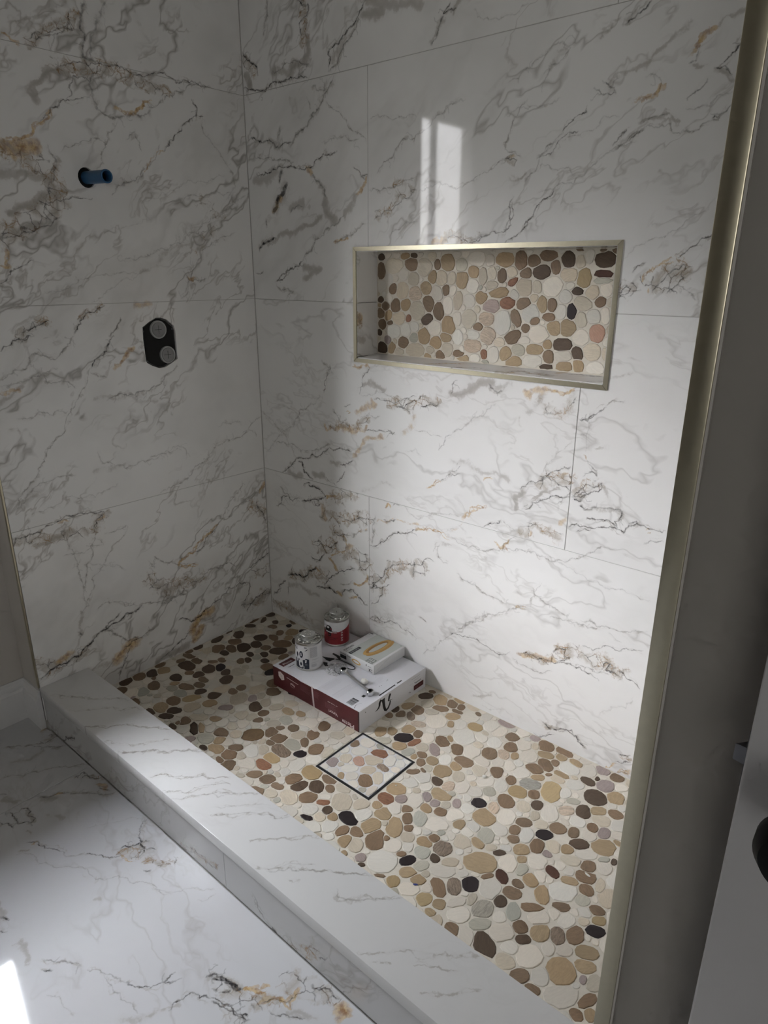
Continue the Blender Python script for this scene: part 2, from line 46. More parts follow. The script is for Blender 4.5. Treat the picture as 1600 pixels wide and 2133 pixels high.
VN_B='k2.2,0.9 259,1991 280,1974 301,1970 293,1950 263,1935 269,1904;w38.8,0.9 272,1971 299,1915 276,1894;c25.2,0.9 291,1900 296,1860 273,1833 227,1836;k2.6,1 516,1939 490,1912 457,1890 424,1868 375,1847 381,1820 373,1800;g2.7,0.9 490,1904 437,1857 408,1812 373,1800;c19.4,0.6 450,1871 402,1838 388,1815;c29.4,0.9 509,1909 553,1904 571,1912;c24.1,0.7 516,1939 577,1919 694,1895;g3,0.7 130,2017 127,1978 107,1933;k3.2,1 7,1908 43,1874 74,1841;w37.8,0.9 17,1878 58,1848;c25.7,0.9 5,1847 37,1813;k3.1,1 2,1813 53,1801 154,1806 202,1808 293,1799;g2.3,0.8 140,1836 220,1846 295,1830 241,1802;c23.4,0.6 140,1831 234,1826;k2.2,1 786,1877 766,1863 776,1864 802,1863;g3.6,0.8 766,1859 751,1833 730,1803;c13.1,0.6 812,1879 792,1854;g1.2,0.4 854,1853 895,1824 952,1823 996,1835;g3.4,0.6 307,1775 358,1759 358,1776;g3,0.8 394,1788 357,1750 334,1717 288,1686 232,1660 207,1629;g1.7,0.6 284,1751 297,1722;g1.6,0.6 364,1727 419,1693 474,1643 514,1616;k3.2,0.8 14,1668 101,1659 141,1635 215,1642;c25.4,0.6 109,1653 158,1638;g2.5,0.8 162,1686 152,1663;g2.6,0.7 37,1620 122,1602 220,1588;k2.5,0.9 41,1573 137,1576 219,1574 267,1565 314,1585 344,1597 403,1600;o10.9,0.8 274,1564 297,1553;g3.6,0.8 297,1553 341,1511 355,1481;c27.9,0.9 348,1477 361,1442 383,1417;k9.1,0.7 162,1569 151,1539;k11.9,0.8 184,1532 139,1489 119,1453;o10.8,0.7 157,1503 111,1454;c39.1,0.6 31,1553 136,1566;c31.6,0.6 196,1460 254,1472;g3.2,0.7 196,1450 253,1462;k4.1,0.7 83,1434 81,1413;k5.6,0.9 39,1343 77,1364 123,1379;c18.9,0.7 123,1379 209,1393 291,1410 331,1434;k1.7,0.8 465,1554 493,1533 506,1519;o7.8,0.7 513,1527 499,1501 478,1484;c23.2,0.7 471,1479 457,1452 428,1434;k1.7,0.9 493,1529 520,1529;g3.1,0.7 428,1429 383,1407 328,1374 288,1344 246,1313;k2.1,0.9 246,1313 228,1292 177,1281 122,1248 149,1254 203,1287 245,1292;g2.4,0.7 512,1407 463,1380 412,1367 382,1362;o6,0.6 382,1362 441,1371;c25.7,0.8 253,1287 317,1287 259,1255;g2.7,0.6 113,1242 137,1215 198,1216 162,1193;g1.7,0.5 338,1630 418,1635 487,1623;k2.9,0.8 14,1270 52,1275;g1.5,0.5 527,1667 591,1663 641,1658 688,1652;g2,0.6 838,1672 774,1653 746,1641 689,1611 623,1588 579,1557 553,1533;g2.1,0.6 526,1490 579,1495 655,1508 692,1514;w32.7,0.6 618,1502 674,1493 593,1431 553,1429;k1.6,0.7 687,1480 631,1452 593,1436 540,1415;g1.4,0.6 699,1479 752,1488 809,1480 868,1492 925,1512 973,1531;g1.6,0.5 600,1367 645,1393 701,1404;w29.3,0.8 797,1357 842,1369 898,1355;o10,0.7 745,1350 797,1357;k1.5,0.9 797,1357 814,1365 860,1347;k1.8,0.8 1033,1395 1024,1380;k1.4,0.8 981,1433 993,1405 975,1377 944,1370 881,1355;g1.7,0.7 949,1522 968,1535 983,1538;o3.4,0.6 968,1532 983,1534;g1.7,0.5 959,1689 1000,1709 1028,1724 1055,1741 1086,1748 1107,1733 1096,1719 1058,1706 1041,1671;c14,0.4 1063,1699 1080,1731 1102,1739;k1.9,0.9 1274,1785 1259,1771 1244,1760 1228,1752;c11.1,0.5 1227,1764 1252,1778;c9.7,0.5 1166,1734 1193,1750 1212,1766;c12.5,0.5 1205,1650 1225,1662 1259,1669 1285,1679 1309,1698 1344,1717 1367,1729;k1.7,0.7 1189,1659 1206,1644 1221,1633 1189,1635 1172,1646;o5.7,0.7 1262,1615 1283,1616 1309,1621 1314,1638;g1.9,0.5 1309,1621 1314,1638 1301,1654 1282,1651;k1.4,0.9 1157,1617 1132,1598 1114,1584 1105,1575;g1.1,0.5 1107,1572 1084,1555 1045,1528;k0.7,0.8 1045,1525 1097,1553 1143,1571;g1,0.4 1116,1561 1177,1567 1234,1589;o7.5,0.8 1358,1684 1378,1694 1391,1708 1408,1716;c11,0.5 1408,1716 1438,1729 1460,1735;k2,1 1458,1691 1448,1669 1435,1658 1427,1651;k1.1,0.9 1416,1647 1434,1645 1448,1632;c11.7,0.6 1368,1663 1391,1651;c11.4,0.7 1416,1647 1453,1620;k1.5,0.8 1406,1632 1390,1615 1370,1601;k0.9,0.7 1383,1686 1376,1667 1365,1661;c9.5,0.7 1278,1571 1322,1575 1360,1565;g1.6,0.7 1279,1568 1305,1577 1338,1579;g0.9,0.5 1370,1584 1417,1584 1453,1601;k1.3,0.9 1238,1551 1252,1559 1226,1534;k1,0.8 1262,1537 1274,1548 1290,1558;g1.2,0.7 1213,1519 1248,1535 1290,1561 1341,1561 1385,1545 1415,1553 1436,1559 1456,1579;k1.8,0.8 1456,1579 1443,1569 1423,1560;g1.4,0.5 1276,1535 1241,1532 1213,1519 1185,1499 1164,1481 1133,1470 1097,1459 1052,1452;k1.6,1 1097,1459 1082,1443 1054,1423 1043,1402 1031,1381 997,1360 970,1342;g1.1,0.7 955,1561 974,1600 993,1635 1010,1646;g1.2,0.6 955,1564 1001,1532;g1.5,0.4 959,1622 1015,1629 1057,1630 1093,1638;w19.8,0.5 966,1532 984,1530;c11.9,0.6 978,1495 1010,1486 1017,1499;g1.1,0.7 1019,1478 1047,1504 1050,1524 1096,1557;g1.5,0.5 1055,1510 1102,1496 1144,1483;k1.6,0.8 968,1376 986,1383 978,1427 990,1445;g0.7,0.4 1279,1308 1320,1335 1369,1359 1414,1389 1449,1412;k1.3,1 1459,1350 1435,1339 1417,1326 1396,1307;w29.7,1 1360,1268 1390,1278 1408,1294 1397,1255 1381,1245;k1.3,0.9 1415,1294 1412,1268 1404,1255 1379,1234;k1.3,0.9 1350,1237 1368,1261 1400,1285 1415,1294;o2.8,0.8 1397,1304 1354,1291 1327,1274 1323,1254;k1.4,0.9 1301,1278 1314,1291 1328,1298;k1.1,1 1273,1236 1290,1250 1302,1243 1278,1225 1293,1222;g2,0.6 1404,1252 1430,1239 1448,1226;o3.5,0.6 1340,1234 1345,1247;k1.1,0.7 1325,1240 1297,1226;w34.9,0.7 1284,1239 1329,1261 1350,1241 1383,1255;g2,0.8 318,1009 341,991 356,988 340,962;k1.5,0.9 353,996 341,966 328,935 323,905;k1.4,0.9 526,1003 505,981 494,948 482,919;o6.4,0.6 456,1008 500,1008 526,1003;c20.9,0.7 499,949 531,968 553,950 584,942;g1.4,0.5 488,915 553,939 620,923;o8.8,0.5 324,824 334,782 407,797 464,792 470,810 526,826;o15.1,0.45 531,908 542,894 509,877 465,859;k1.5,0.8 414,870 443,882;o3.9,0.9 431,851 442,857;o17.8,0.5 395,804 441,798 464,792;o10.7,0.5 585,798 542,788 498,764 469,734 452,713;k1.3,0.9 542,910 594,912 630,908 670,928 704,936;w33.7,1 605,905 665,909 728,928 784,934;k1.7,1 625,900 665,905 704,921 742,941;k1.7,1 719,904 752,919 789,920;o17.7,0.25 695,897 696,866 677,836 652,821;c17.7,0.3 695,897 696,866 677,836 652,821;k1.4,0.8 498,806 553,810 626,817 595,800;w29.5,0.7 359,803 442,814 526,847;g2,0.7 361,859 395,816 442,814;g1.8,0.6 487,846 563,860;g1.7,0.5 320,896 263,864 197,811 126,756 74,710 11,637;g1.7,0.5 11,805 65,775 118,740 150,703 175,665;g2.2,0.6 74,700 157,709 203,693 269,700 320,726 357,741;k2.8,0.9 102,594 145,622 182,662 235,671 287,685 313,707 345,726;k2,0.9 345,726 369,721 393,734 417,729 440,729;k3.4,1 188,649 208,652 213,625 232,610 258,601;c26.1,0.8 144,602 199,603;c23.8,0.8 259,620 317,626;c22.9,0.6 343,681 380,679;k2.1,0.9 392,676 416,681 451,700;k2.1,0.8 415,658 391,627 372,609;g1.6,0.6 304,624 341,608 378,597;c9.6,0.3 496,603 553,633 596,654 634,641;g1.3,0.3 668,767 707,782 732,762;o5.2,0.8 755,674 778,687 797,703;g1.3,0.8 797,703 833,725 870,759;k0.8,0.7 833,725 871,737;k1.2,0.5 793,811 793,792 815,838 837,841;g1.3,0.4 701,836 745,838 801,832;k3.9,1 237,573 263,573 295,566;k2.8,0.9 210,567 244,584;k2.2,0.9 295,566 320,552 307,540;k3.9,1 200,507 248,520 281,527 314,541;o5.4,0.9 320,543 352,559 389,576;w31.5,0.9 352,559 408,585 444,588;w31.9,0.5 339,533 401,547 473,585;k2.4,0.9 56,460 96,504 124,510 151,496 187,514;g2.4,0.7 83,537 103,516 138,508;k2.3,1 261,520 267,507 293,518;o19,0.6 299,505 312,484 324,468;w47.4,1 299,486 375,489 448,497 507,511;k1.6,0.9 362,491 406,487 466,502 513,513;k1.5,0.9 466,502 495,500 513,490;k2.2,0.9 368,473 386,454;w43.7,1 361,429 398,424;k2.2,1 355,437 373,422 417,433;o4.4,0.9 398,429 410,403 422,392;g1.6,0.7 411,432 472,461 513,476;o4.6,0.5 472,461 513,474;o14,0.6 416,385 447,403;w51.6,1 260,353 307,356 359,380;k2.3,1 254,362 288,376 313,337;k2.3,1 314,363 346,371 373,398;k2.9,1 238,307 265,299 306,331;o9.1,0.9 332,323 357,305 370,284;o4.5,0.8 332,313 365,357 409,374;w59.1,0.9 409,364 470,362 506,348;k1.6,0.9 459,397 512,388;k1.6,0.9 476,335 512,336;k4.9,1 104,189 149,207 192,210 221,240 264,273;w53.7,1 134,198 221,240 263,242 317,258;o4.7,0.8 257,271 277,256;k2.7,0.9 87,162 55,135 38,102 13,77;g2,0.7 109,146 99,105;c24.9,0.5 109,152 196,158 266,159;k2.8,1 302,212 323,239 350,263 382,288 421,309 452,318;k4.1,1 260,189 301,196 341,204 367,197;o9.2,0.9 354,198 393,195;k2.2,1 393,200 406,225 444,237 469,215 511,199;o6.7,0.8 431,202 462,218;o6.4,1 445,262 481,268 512,297 512,316;g1.7,0.7 381,239 445,262;w45.6,0.6 2,45 118,55 226,43;c32.4,0.5 57,46 140,46 211,32;k1.5,0.9 519,516 539,519 539,510;k1.5,0.8 581,529 608,527 635,542;o5.8,0.9 591,571 602,587 613,576;k0.9,0.7 618,582 650,593;o4.8,0.35 547,512 597,524 661,540 703,545 764,543;g2.6,0.6 547,534 536,500 541,461 530,435;k2,1 521,423 553,431 586,454 608,482 651,498 688,512 714,527;o5.5,0.8 714,527 744,534 764,535;o2.3,1 734,536 788,541 846,535;c4.3,0.5 812,551 877,584;g1.4,0.4 660,595 687,576 762,585 875,608;w39.9,1 523,291 598,342 642,383 706,393 747,414;c24.1,0.5 642,374 717,387;k1.4,0.9 637,391 674,401 737,411 787,443;k2.1,0.9 637,386 587,339 553,300 523,281;k4.8,1 523,272 541,287 553,281;k1.6,0.9 610,308 576,259 529,210;w31.3,0.8 529,264 587,277;g1.8,0.6 804,503 801,464 836,448;c13.3,0.4 804,499 842,513;k2.1,0.7 523,158 553,168 588,161 639,179 668,165 712,157;w21.4,0.6 523,153 582,164;g2,0.7 737,233 763,224;c26,0.8 828,960 878,970 924,999 962,1003;c20.6,0.5 962,995 1016,1001;k1.8,0.9 847,999 828,960;g2.5,0.8 948,1001 972,980 995,987;o15.8,0.5 1061,982 1094,998 1119,1004;o5.3,0.7 1115,996 1143,1003 1172,999 1194,1012;k3,0.8 1194,1012 1198,1016;c20,0.4 1065,940 1097,964 1112,984;w46.1,0.45 1106,961 1172,958 1194,979;o4.6,0.7 1168,961 1175,951;g1.8,0.5 833,842 873,870 901,895 925,910 974,949;c8.3,0.4 1044,922 1055,900;c18.4,0.4 837,764 888,769 929,759 1001,760 1026,748;o3.6,0.7 950,733 979,743;g0.8,0.4 1126,788 1152,829 1174,856 1204,884;w36.5,0.8 1123,767 1164,787 1206,784;k1.6,0.8 1064,730 1089,752 1119,766 1140,775 1165,772 1191,765 1209,753;k1.6,0.8 1123,767 1143,787 1171,801 1202,818;o7.9,0.4 1180,794 1200,802;c15.8,0.9 1055,673 1052,703 1074,724;c12.5,0.8 1110,711 1134,741 1175,758;k1.7,0.9 1073,677 1095,682 1102,701 1136,717 1169,732 1206,738;o12.3,0.4 1184,662 1199,682;g1.2,0.6 1149,715 1209,753;w42.9,0.5 1083,611 1135,637 1180,623;o5.2,0.6 1101,607 1109,618;o5.2,0.8 886,607 907,617 921,638 964,664;o6.9,0.3 846,560 877,582 916,637;k1.9,0.9 954,596 973,610 1011,628;g1.4,0.4 1015,629 1045,614 1064,610;k1.1,0.9 1210,937 1236,944 1254,958 1275,975;k1.9,0.9 1214,938 1233,940 1251,954;g1.4,0.6 1274,978 1291,994 1316,997;g1.1,0.5 1237,941 1233,903 1237,866;k1.9,0.6 1218,901 1233,903;o4.6,0.9 1237,851 1240,844;k1.1,0.7 1244,841 1257,824 1270,819 1271,808 1236,801;w31.1,0.8 1218,746 1247,772 1278,782;k1.5,0.9 1210,741 1232,761 1246,780 1284,791 1286,776 1260,763 1234,746 1211,737;k2.4,0.9 1215,734 1235,734 1249,753;k3.2,0.8 1236,723 1253,720;c11.4,0.4 1285,788 1308,754 1321,742;g2.3,0.7 1245,717 1276,728 1314,732 1344,732;k1.9,1 1322,734 1344,732 1343,716 1329,701 1338,687;k1.5,1 1256,691 1295,700 1318,698 1338,687;k1.5,1 1210,658 1258,671 1297,677 1327,685 1354,680 1367,702 1384,710 1417,705 1452,708;k1.8,1 1366,706 1383,714 1392,705;k1.6,0.8 1232,651 1271,667;o3.6,0.8 1408,690 1422,697;k1.1,0.6 1405,662 1449,681;c6.9,0.4 1274,1041 1309,1052 1335,1064;c5.5,0.4 1376,936 1378,946;c5.9,0.4 1260,874 1293,876;g1.3,0.6 847,537 901,522 953,522 1012,536 1068,558 1123,565 1186,556 1247,582 1285,609 1341,633;o4.7,0.7 1000,567 1016,544 1043,583;k1.4,0.7 1017,540 1039,573 1056,591;g1.2,0.4 1123,565 1208,554 1282,529 1354,526 1441,522;g0.9,0.5 1149,479 1129,437 1123,398;g2,0.6 874,428 923,409 987,390 1048,382;g1.8,0.6 1123,453 1152,435 1190,421 1235,413;g2,0.6 872,225 914,276 990,333 1063,373 1110,386;o3.7,0.6 1077,382 1110,386;k2.7,0.8 861,216 872,225;c9.6,0.3 996,321 1064,359;c8.7,0.3 1174,401 1236,400 1295,408;k1.6,0.7 856,221 873,222 923,230 955,235 988,224 1014,219 1069,236;g1.5,0.6 879,230 905,260 946,295 1002,334;g1.7,0.5 868,220 812,162 754,101;g1.4,0.6 1080,220 1120,212 1155,206 1178,211 1204,227;o8.4,0.8 1098,243 1141,254 1174,258 1215,260;k1.8,0.9 1098,243 1141,254 1174,258 1215,260 1254,271 1290,267 1320,266;w27.9,0.9 1127,249 1174,258 1210,268;k1.8,1 1203,289 1215,303 1237,311 1235,287 1252,289 1219,266;w50.8,0.7 1216,294 1272,311 1335,314 1386,303;k1.2,0.7 1286,339 1320,343 1378,362 1438,385;k2.5,1 1342,289 1352,316 1364,316 1354,294 1378,295 1391,291;k1.6,0.9 1381,305 1406,298 1427,289 1444,278;g1.3,0.6 1263,270 1319,275 1367,286;g1.6,0.6 1270,410 1324,412 1372,416 1442,441;g1.2,0.5 1350,403 1383,386;g2.2,0.5 1185,389 1250,398 1324,412;c15.8,0.5 945,32 1014,63;g1.6,0.3 979,15 1043,29 1095,27;g1.3,0.3 1349,152 1379,190 1432,246;w19.3,0.8 1183,48 1217,39 1240,50;k3.9,0.8 1192,52 1212,42 1240,50;k2.3,1 1240,50 1266,65 1285,57 1309,40 1328,29;k1.4,0.9 1257,59 1279,70 1299,50;k1.5,0.9 1167,4 1196,8 1228,29;k1.7,1 1415,60 1431,64 1446,72;w21.5,1 1423,59 1444,61;k1.7,0.9 1410,33 1449,49;o3.5,0.9 1371,-3 1411,24;o6.1,0.9 1421,5 1449,15;k1.3,0.9 1421,5 1449,15;o4.4,0.8 1397,36 1400,47'
VN_F='c24.4,0.6 -91,958 -43,935 4,904;o16.7,0.5 -91,958 -43,935 4,904;k2.8,0.6 -80,1005 -62,970 -26,921 0,889;w32.3,0.6 0,889 61,908 69,946;g2.1,0.8 -17,1029 31,988 85,949 126,904;k1.6,0.8 95,941 125,904;c20,0.5 80,1036 111,1001 104,958;g2.4,0.6 136,1089 163,1043 184,993 212,945 252,902;w19,0.8 274,938 315,918 339,897;k1.9,0.9 277,944 275,922 303,920 336,899;o11.9,0.6 354,913 384,917;k1.8,0.8 354,921 398,912;g2.7,0.8 274,1048 304,1008 333,983 376,945 415,904;o6.4,0.8 303,1016 310,999;c20.6,0.6 285,1046 314,1021;k2.7,1 190,1110 202,1100;c17.7,0.7 221,1115 255,1092;k2.1,1 295,1151 316,1139 339,1137;k1.7,1 270,1127 310,1118 335,1122 355,1098 348,1085 304,1084 292,1115;c12.6,0.7 309,1086 356,1091;c12.2,0.6 378,1119 389,1113;c21.2,0.4 361,1061 401,1039;o4,0.9 433,1129 427,1116;k1.6,1 411,1136 427,1116 444,1119 468,1110 503,1091;c11.7,0.7 425,1159 439,1141;k1.5,0.9 551,1058 584,1035 622,1008;g1.5,0.5 503,1091 551,1058;k2.8,1 606,995 603,986 620,965 623,951;k3.2,1 604,944 627,954 656,964;k2,0.9 623,951 635,935;k1.9,0.9 642,959 669,941;w27.6,1 609,993 631,956 656,964;g2.1,0.8 604,944 579,929 561,906;o2.3,0.9 618,1002 647,1000 661,993;o1.9,1 698,966 698,947;o4.5,1 722,946 726,947;w22.7,0.7 638,991 679,977 718,944 740,919;k1.5,0.8 722,923 742,934;k3.7,0.8 704,992 714,983;g1.1,0.5 431,1165 482,1143 547,1115 600,1079 670,1045 722,1021 747,999 798,995 807,982;g1.4,0.4 760,1008 804,980 834,944 874,914;g1.4,0.4 865,957 881,919;c13.8,0.4 691,1108 700,1096;g0.8,0.3 478,1017 514,960 553,910;k1.7,1 916,1158 928,1155 967,1123 972,1108 972,1085;k1.7,0.8 969,1113 993,1083;g1.3,0.7 834,1195 858,1180 896,1165 918,1159;g1.3,0.6 872,1180 902,1182 919,1185 964,1175 988,1175;g2.1,0.8 744,1245 777,1226 817,1201;k2.7,0.8 767,1256 782,1246;c14.3,0.6 662,1258 699,1260 737,1266;k3.1,0.8 579,1262 601,1253;k3,0.6 612,1275 627,1267;c15.4,0.7 543,1248 584,1257;k4.7,1 1029,1049 1038,1032 1059,1027 1077,1025 1100,1018;k2,0.9 1071,1052 1083,1033;o5.9,0.9 1103,1016 1125,1001 1153,995;k1.6,0.9 1028,1136 1026,1113 1034,1084 1067,1069 1109,1053;c9.3,0.6 1032,1116 1013,1162;k2.5,1 1109,1053 1127,1059 1149,1044;w41.5,0.8 1058,1042 1104,1037 1138,1024 1158,999;c15.5,0.5 974,1208 1006,1176;o5.1,0.9 1148,1020 1148,1007 1153,995;g1.3,0.4 827,1273 871,1261 903,1257;k5.3,0.9 1034,1042 1062,1031 1088,1026 1101,1016;o5.9,0.7 1108,1009 1125,994 1133,979;o6.4,1 1151,1011 1158,988 1185,977 1187,958 1180,938;k1.6,0.7 1151,1011 1160,990 1187,979 1190,960;w39.6,0.9 1150,955 1175,938 1212,919 1239,909;k2.6,0.9 1197,923 1222,910 1256,907;k2.5,0.9 1075,1072 1108,1061 1137,1056 1151,1052;w31.1,0.8 1110,1063 1147,1048;c18.7,0.6 1192,992 1230,971 1251,965;k1.6,0.8 1175,1011 1204,994 1234,975;o13.8,0.9 1264,921 1283,917 1282,934;g1.9,0.8 1136,1024 1151,1027'
VN_R='k3,0.9 1043,10 1064,3 1090,-4 1115,-7 1156,8;w33.8,0.8 1074,-3 1147,18 1178,57;k1.8,0.8 1187,42 1215,63;g2.1,0.7 987,62 1001,30 1022,13 1043,10;k3.9,0.8 1124,-33 1144,-30;g2.3,0.6 840,-17 878,-15;g1.3,0.5 1245,-11 1311,61;k3.6,1 95,-1 122,27 163,45 185,58;g3.1,0.7 -20,52 9,24;c27.8,0.5 179,10 232,18;k1.8,0.7 581,-22 592,-33;w31.2,0.5 698,-11 781,25 856,50;g2.1,0.7 704,-12 782,30 868,58;g2,0.6 738,-25 814,-21 846,-34 877,-46'
VN_C='g1.4,0.8 755,828 808,779 841,750;g1.4,0.5 792,854 838,803 889,759;g1.3,0.9 809,867 845,832 897,791 950,751;c6.8,0.7 937,857 981,813 1018,767 1042,749;g1.2,0.6 1005,899 1039,863 1065,830 1091,807;g1.2,1 1029,887 1065,849 1104,819 1125,800 1161,777 1203,746;g1.1,0.9 1170,821 1187,833 1221,811 1249,782 1282,748;c4.5,0.6 1075,872 1095,857;c5.7,0.6 1293,893 1325,869 1395,808 1420,791 1468,753;c4.9,0.7 1386,837 1417,823 1453,805;c5,0.6 1333,888 1352,872;c5.8,0.6 1427,879 1464,851 1501,808;g1.7,0.8 63,887 99,870 150,830 198,802 258,754;g1.6,0.6 174,893 235,830 288,794 331,751;c6,0.9 280,896 331,860 363,815 414,788 460,759;c4.7,0.7 379,899 442,860 468,821 501,777;g1.8,1 443,893 471,876 505,835 548,798 610,744;g1.3,1 589,894 643,844 684,805 742,761;g1.2,0.8 665,898 703,867 707,842 736,800 765,778;g1.2,0.8 699,900 719,870 751,832 790,798'
rnd = random.Random(7)
NR = np.random.RandomState(11)
GAP = 0.0016
Z0 = -0.044          # bathroom floor; the shower floor is at 0
# ------------------------------------------------------------------ helpers
def link(o, parent=None):
    COL.objects.link(o)
    if parent is not None: o.parent = parent
    return o
def mesh_obj(name, verts, faces, mat, parent=None, smooth=False, mats=None, midx=None):
    me = bpy.data.meshes.new(name); me.from_pydata([tuple(v) for v in verts], [], faces)
    for m in (mats or [mat]): me.materials.append(m)
    if midx: me.polygons.foreach_set('material_index', midx)
    if smooth: me.polygons.foreach_set('use_smooth', [True]*len(me.polygons))
    me.update()
    return link(bpy.data.objects.new(name, me), parent)
def bm_obj(name, bm, mat, parent=None, smooth=False):
    bmesh.ops.recalc_face_normals(bm, faces=bm.faces)
    me = bpy.data.meshes.new(name); bm.to_mesh(me); bm.free(); me.materials.append(mat)
    if smooth:
        me.polygons.foreach_set('use_smooth', [True]*len(me.polygons))
        try: me.set_sharp_from_angle(angle=math.radians(35))
        except Exception: pass
    return link(bpy.data.objects.new(name, me), parent)
def thing(name, label, cat, loc=(0, 0, 0), group=None):
    o = bpy.data.objects.new(name, None); COL.objects.link(o); o.location = loc; o.empty_display_size = .05
    o['label'] = label; o['category'] = cat
    if group: o['group'] = group
    return o
def tag(o, label, cat, group=None, kind=None):
    o['label'] = label; o['category'] = cat
    if group: o['group'] = group
    if kind: o['kind'] = kind
    return o
def struct(o, label, cat=None):
    o['kind'] = 'structure'; o['label'] = label; o['category'] = cat or 'room'
    return o
def bm_box(bm, a, b, bevel=0.0, seg=1):
    a, b = np.minimum(a, b), np.maximum(a, b)
    vs = [bm.verts.new((x, y, z)) for x in (a[0], b[0]) for y in (a[1], b[1]) for z in (a[2], b[2])]
    F = [(0, 1, 3, 2), (4, 6, 7, 5), (0, 4, 5, 1), (2, 3, 7, 6), (0, 2, 6, 4), (1, 5, 7, 3)]
    fs = [bm.faces.new([vs[i] for i in f]) for f in F]
    if bevel > 0:
        es = list({e for f in fs for e in f.edges})
        bmesh.ops.bevel(bm, geom=es, offset=bevel, segments=seg, affect='EDGES', profile=.5)
    return bm
def box(name, a, b, mat, parent=None, bevel=0.0, seg=1, smooth=False):
    bm = bmesh.new(); bm_box(bm, a, b, bevel, seg); return bm_obj(name, bm, mat, parent, smooth or bevel > 0 and seg > 1)
def bm_lathe(bm, prof, axis=(0, 0, 1), origin=(0, 0, 0), n=32, caps=True):
    ax = Vector(axis).normalized(); t = ax.orthogonal().normalized(); b = ax.cross(t); o = Vector(origin)
    rings = []
    for r, h in prof:
        rings.append([bm.verts.new(o + ax*h + (t*math.cos(2*math.pi*i/n) + b*math.sin(2*math.pi*i/n))*r) for i in range(n)])
    for p, q in zip(rings, rings[1:]):
        for i in range(n): bm.faces.new((p[i], p[(i+1) % n], q[(i+1) % n], q[i]))
    if caps:
        bm.faces.new(rings[0][::-1]); bm.faces.new(rings[-1])
    return bm
def lathe(name, prof, mat, parent=None, axis=(0, 0, 1), origin=(0, 0, 0), n=32, caps=True, smooth=True):
    bm = bmesh.new(); bm_lathe(bm, prof, axis, origin, n, caps); return bm_obj(name, bm, mat, parent, smooth)
def bm_tube(bm, pts, r, n=8):
    P = [Vector(p) for p in pts]; rings = []
    up = Vector((0, 0, 1))
    for i, p in enumerate(P):
        d = (P[min(i+1, len(P)-1)] - P[max(i-1, 0)]).normalized()
        t = d.cross(up); t = t.normalized() if t.length > 1e-4 else Vector((1, 0, 0)); b = t.cross(d)
        rr = r[i] if hasattr(r, '__len__') else r
        rings.append([bm.verts.new(p + (t*math.cos(2*math.pi*k/n) + b*math.sin(2*math.pi*k/n))*rr) for k in range(n)])
    for p, q in zip(rings, rings[1:]):
        for k in range(n): bm.faces.new((p[k], p[(k+1) % n], q[(k+1) % n], q[k]))
    bm.faces.new(rings[0][::-1]); bm.faces.new(rings[-1])
    return bm
def smooth_path(pts, n=6):
    P = [np.array(p, float) for p in pts]; out = []
    for i in range(len(P)-1):
        p0, p1, p2, p3 = P[max(i-1, 0)], P[i], P[i+1], P[min(i+2, len(P)-1)]
        for k in range(n):
            t = k/n; out.append(.5*((2*p1)+(-p0+p2)*t+(2*p0-5*p1+4*p2-p3)*t*t+(-p0+3*p1-3*p2+p3)*t**3))
    out.append(P[-1]); return out
def set_uv(o, fn):
    me = o.data; uv = me.uv_layers.new(name='UVMap')
    co = [v.co for v in me.vertices]
    for l in me.loops: uv.data[l.index].uv = fn(co[l.vertex_index])
# ------------------------------------------------------------------ materials
def mat(name):
    m = bpy.data.materials.new(name); m.use_nodes = True; n = m.node_tree.nodes; n.clear()
    b = n.new('ShaderNodeBsdfPrincipled'); o = n.new('ShaderNodeOutputMaterial'); m.node_tree.links.new(b.outputs[0], o.inputs[0])
    return m, n, m.node_tree.links, b
def N(n, t, **kw):
    x = n.new(t)
    for k, v in kw.items(): setattr(x, k, v)
    return x
def math_(n, l, op, a, b=None, clamp=False):
    m = n.new('ShaderNodeMath'); m.operation = op; m.use_clamp = clamp
    for i, v in enumerate((a, b)):
        if v is None: continue
        if isinstance(v, (int, float)): m.inputs[i].default_value = v
        else: l.new(v, m.inputs[i])
    return m.outputs[0]
def mixc(n, l, fac, a, b):
    m = n.new('ShaderNodeMix'); m.data_type = 'RGBA'; m.clamp_factor = True
    for s, v in ((m.inputs[0], fac), (m.inputs[6], a), (m.inputs[7], b)):
        if isinstance(v, tuple): s.default_value = (*v, 1)
        elif isinstance(v, (int, float)): s.default_value = v
        else: l.new(v, s)
    return m.outputs[2]
def ramp(n, l, x, stops):
    r = n.new('ShaderNodeValToRGB'); 
    while len(r.color_ramp.elements) < len(stops): r.color_ramp.elements.new(.5)
    for e, (p, c) in zip(r.color_ramp.elements, stops): e.position = p; e.color = (c, c, c, 1) if isinstance(c, (int, float)) else (*c, 1)
    l.new(x, r.inputs[0]); return r.outputs[0]
def noise(n, l, vec, scale, detail=3, rough=.55, dim='3D'):
    x = n.new('ShaderNodeTexNoise'); x.noise_dimensions = dim; x.inputs['Scale'].default_value = scale; x.inputs['Detail'].default_value = detail; x.inputs['Roughness'].default_value = rough
    l.new(vec, x.inputs['Vector']); return x
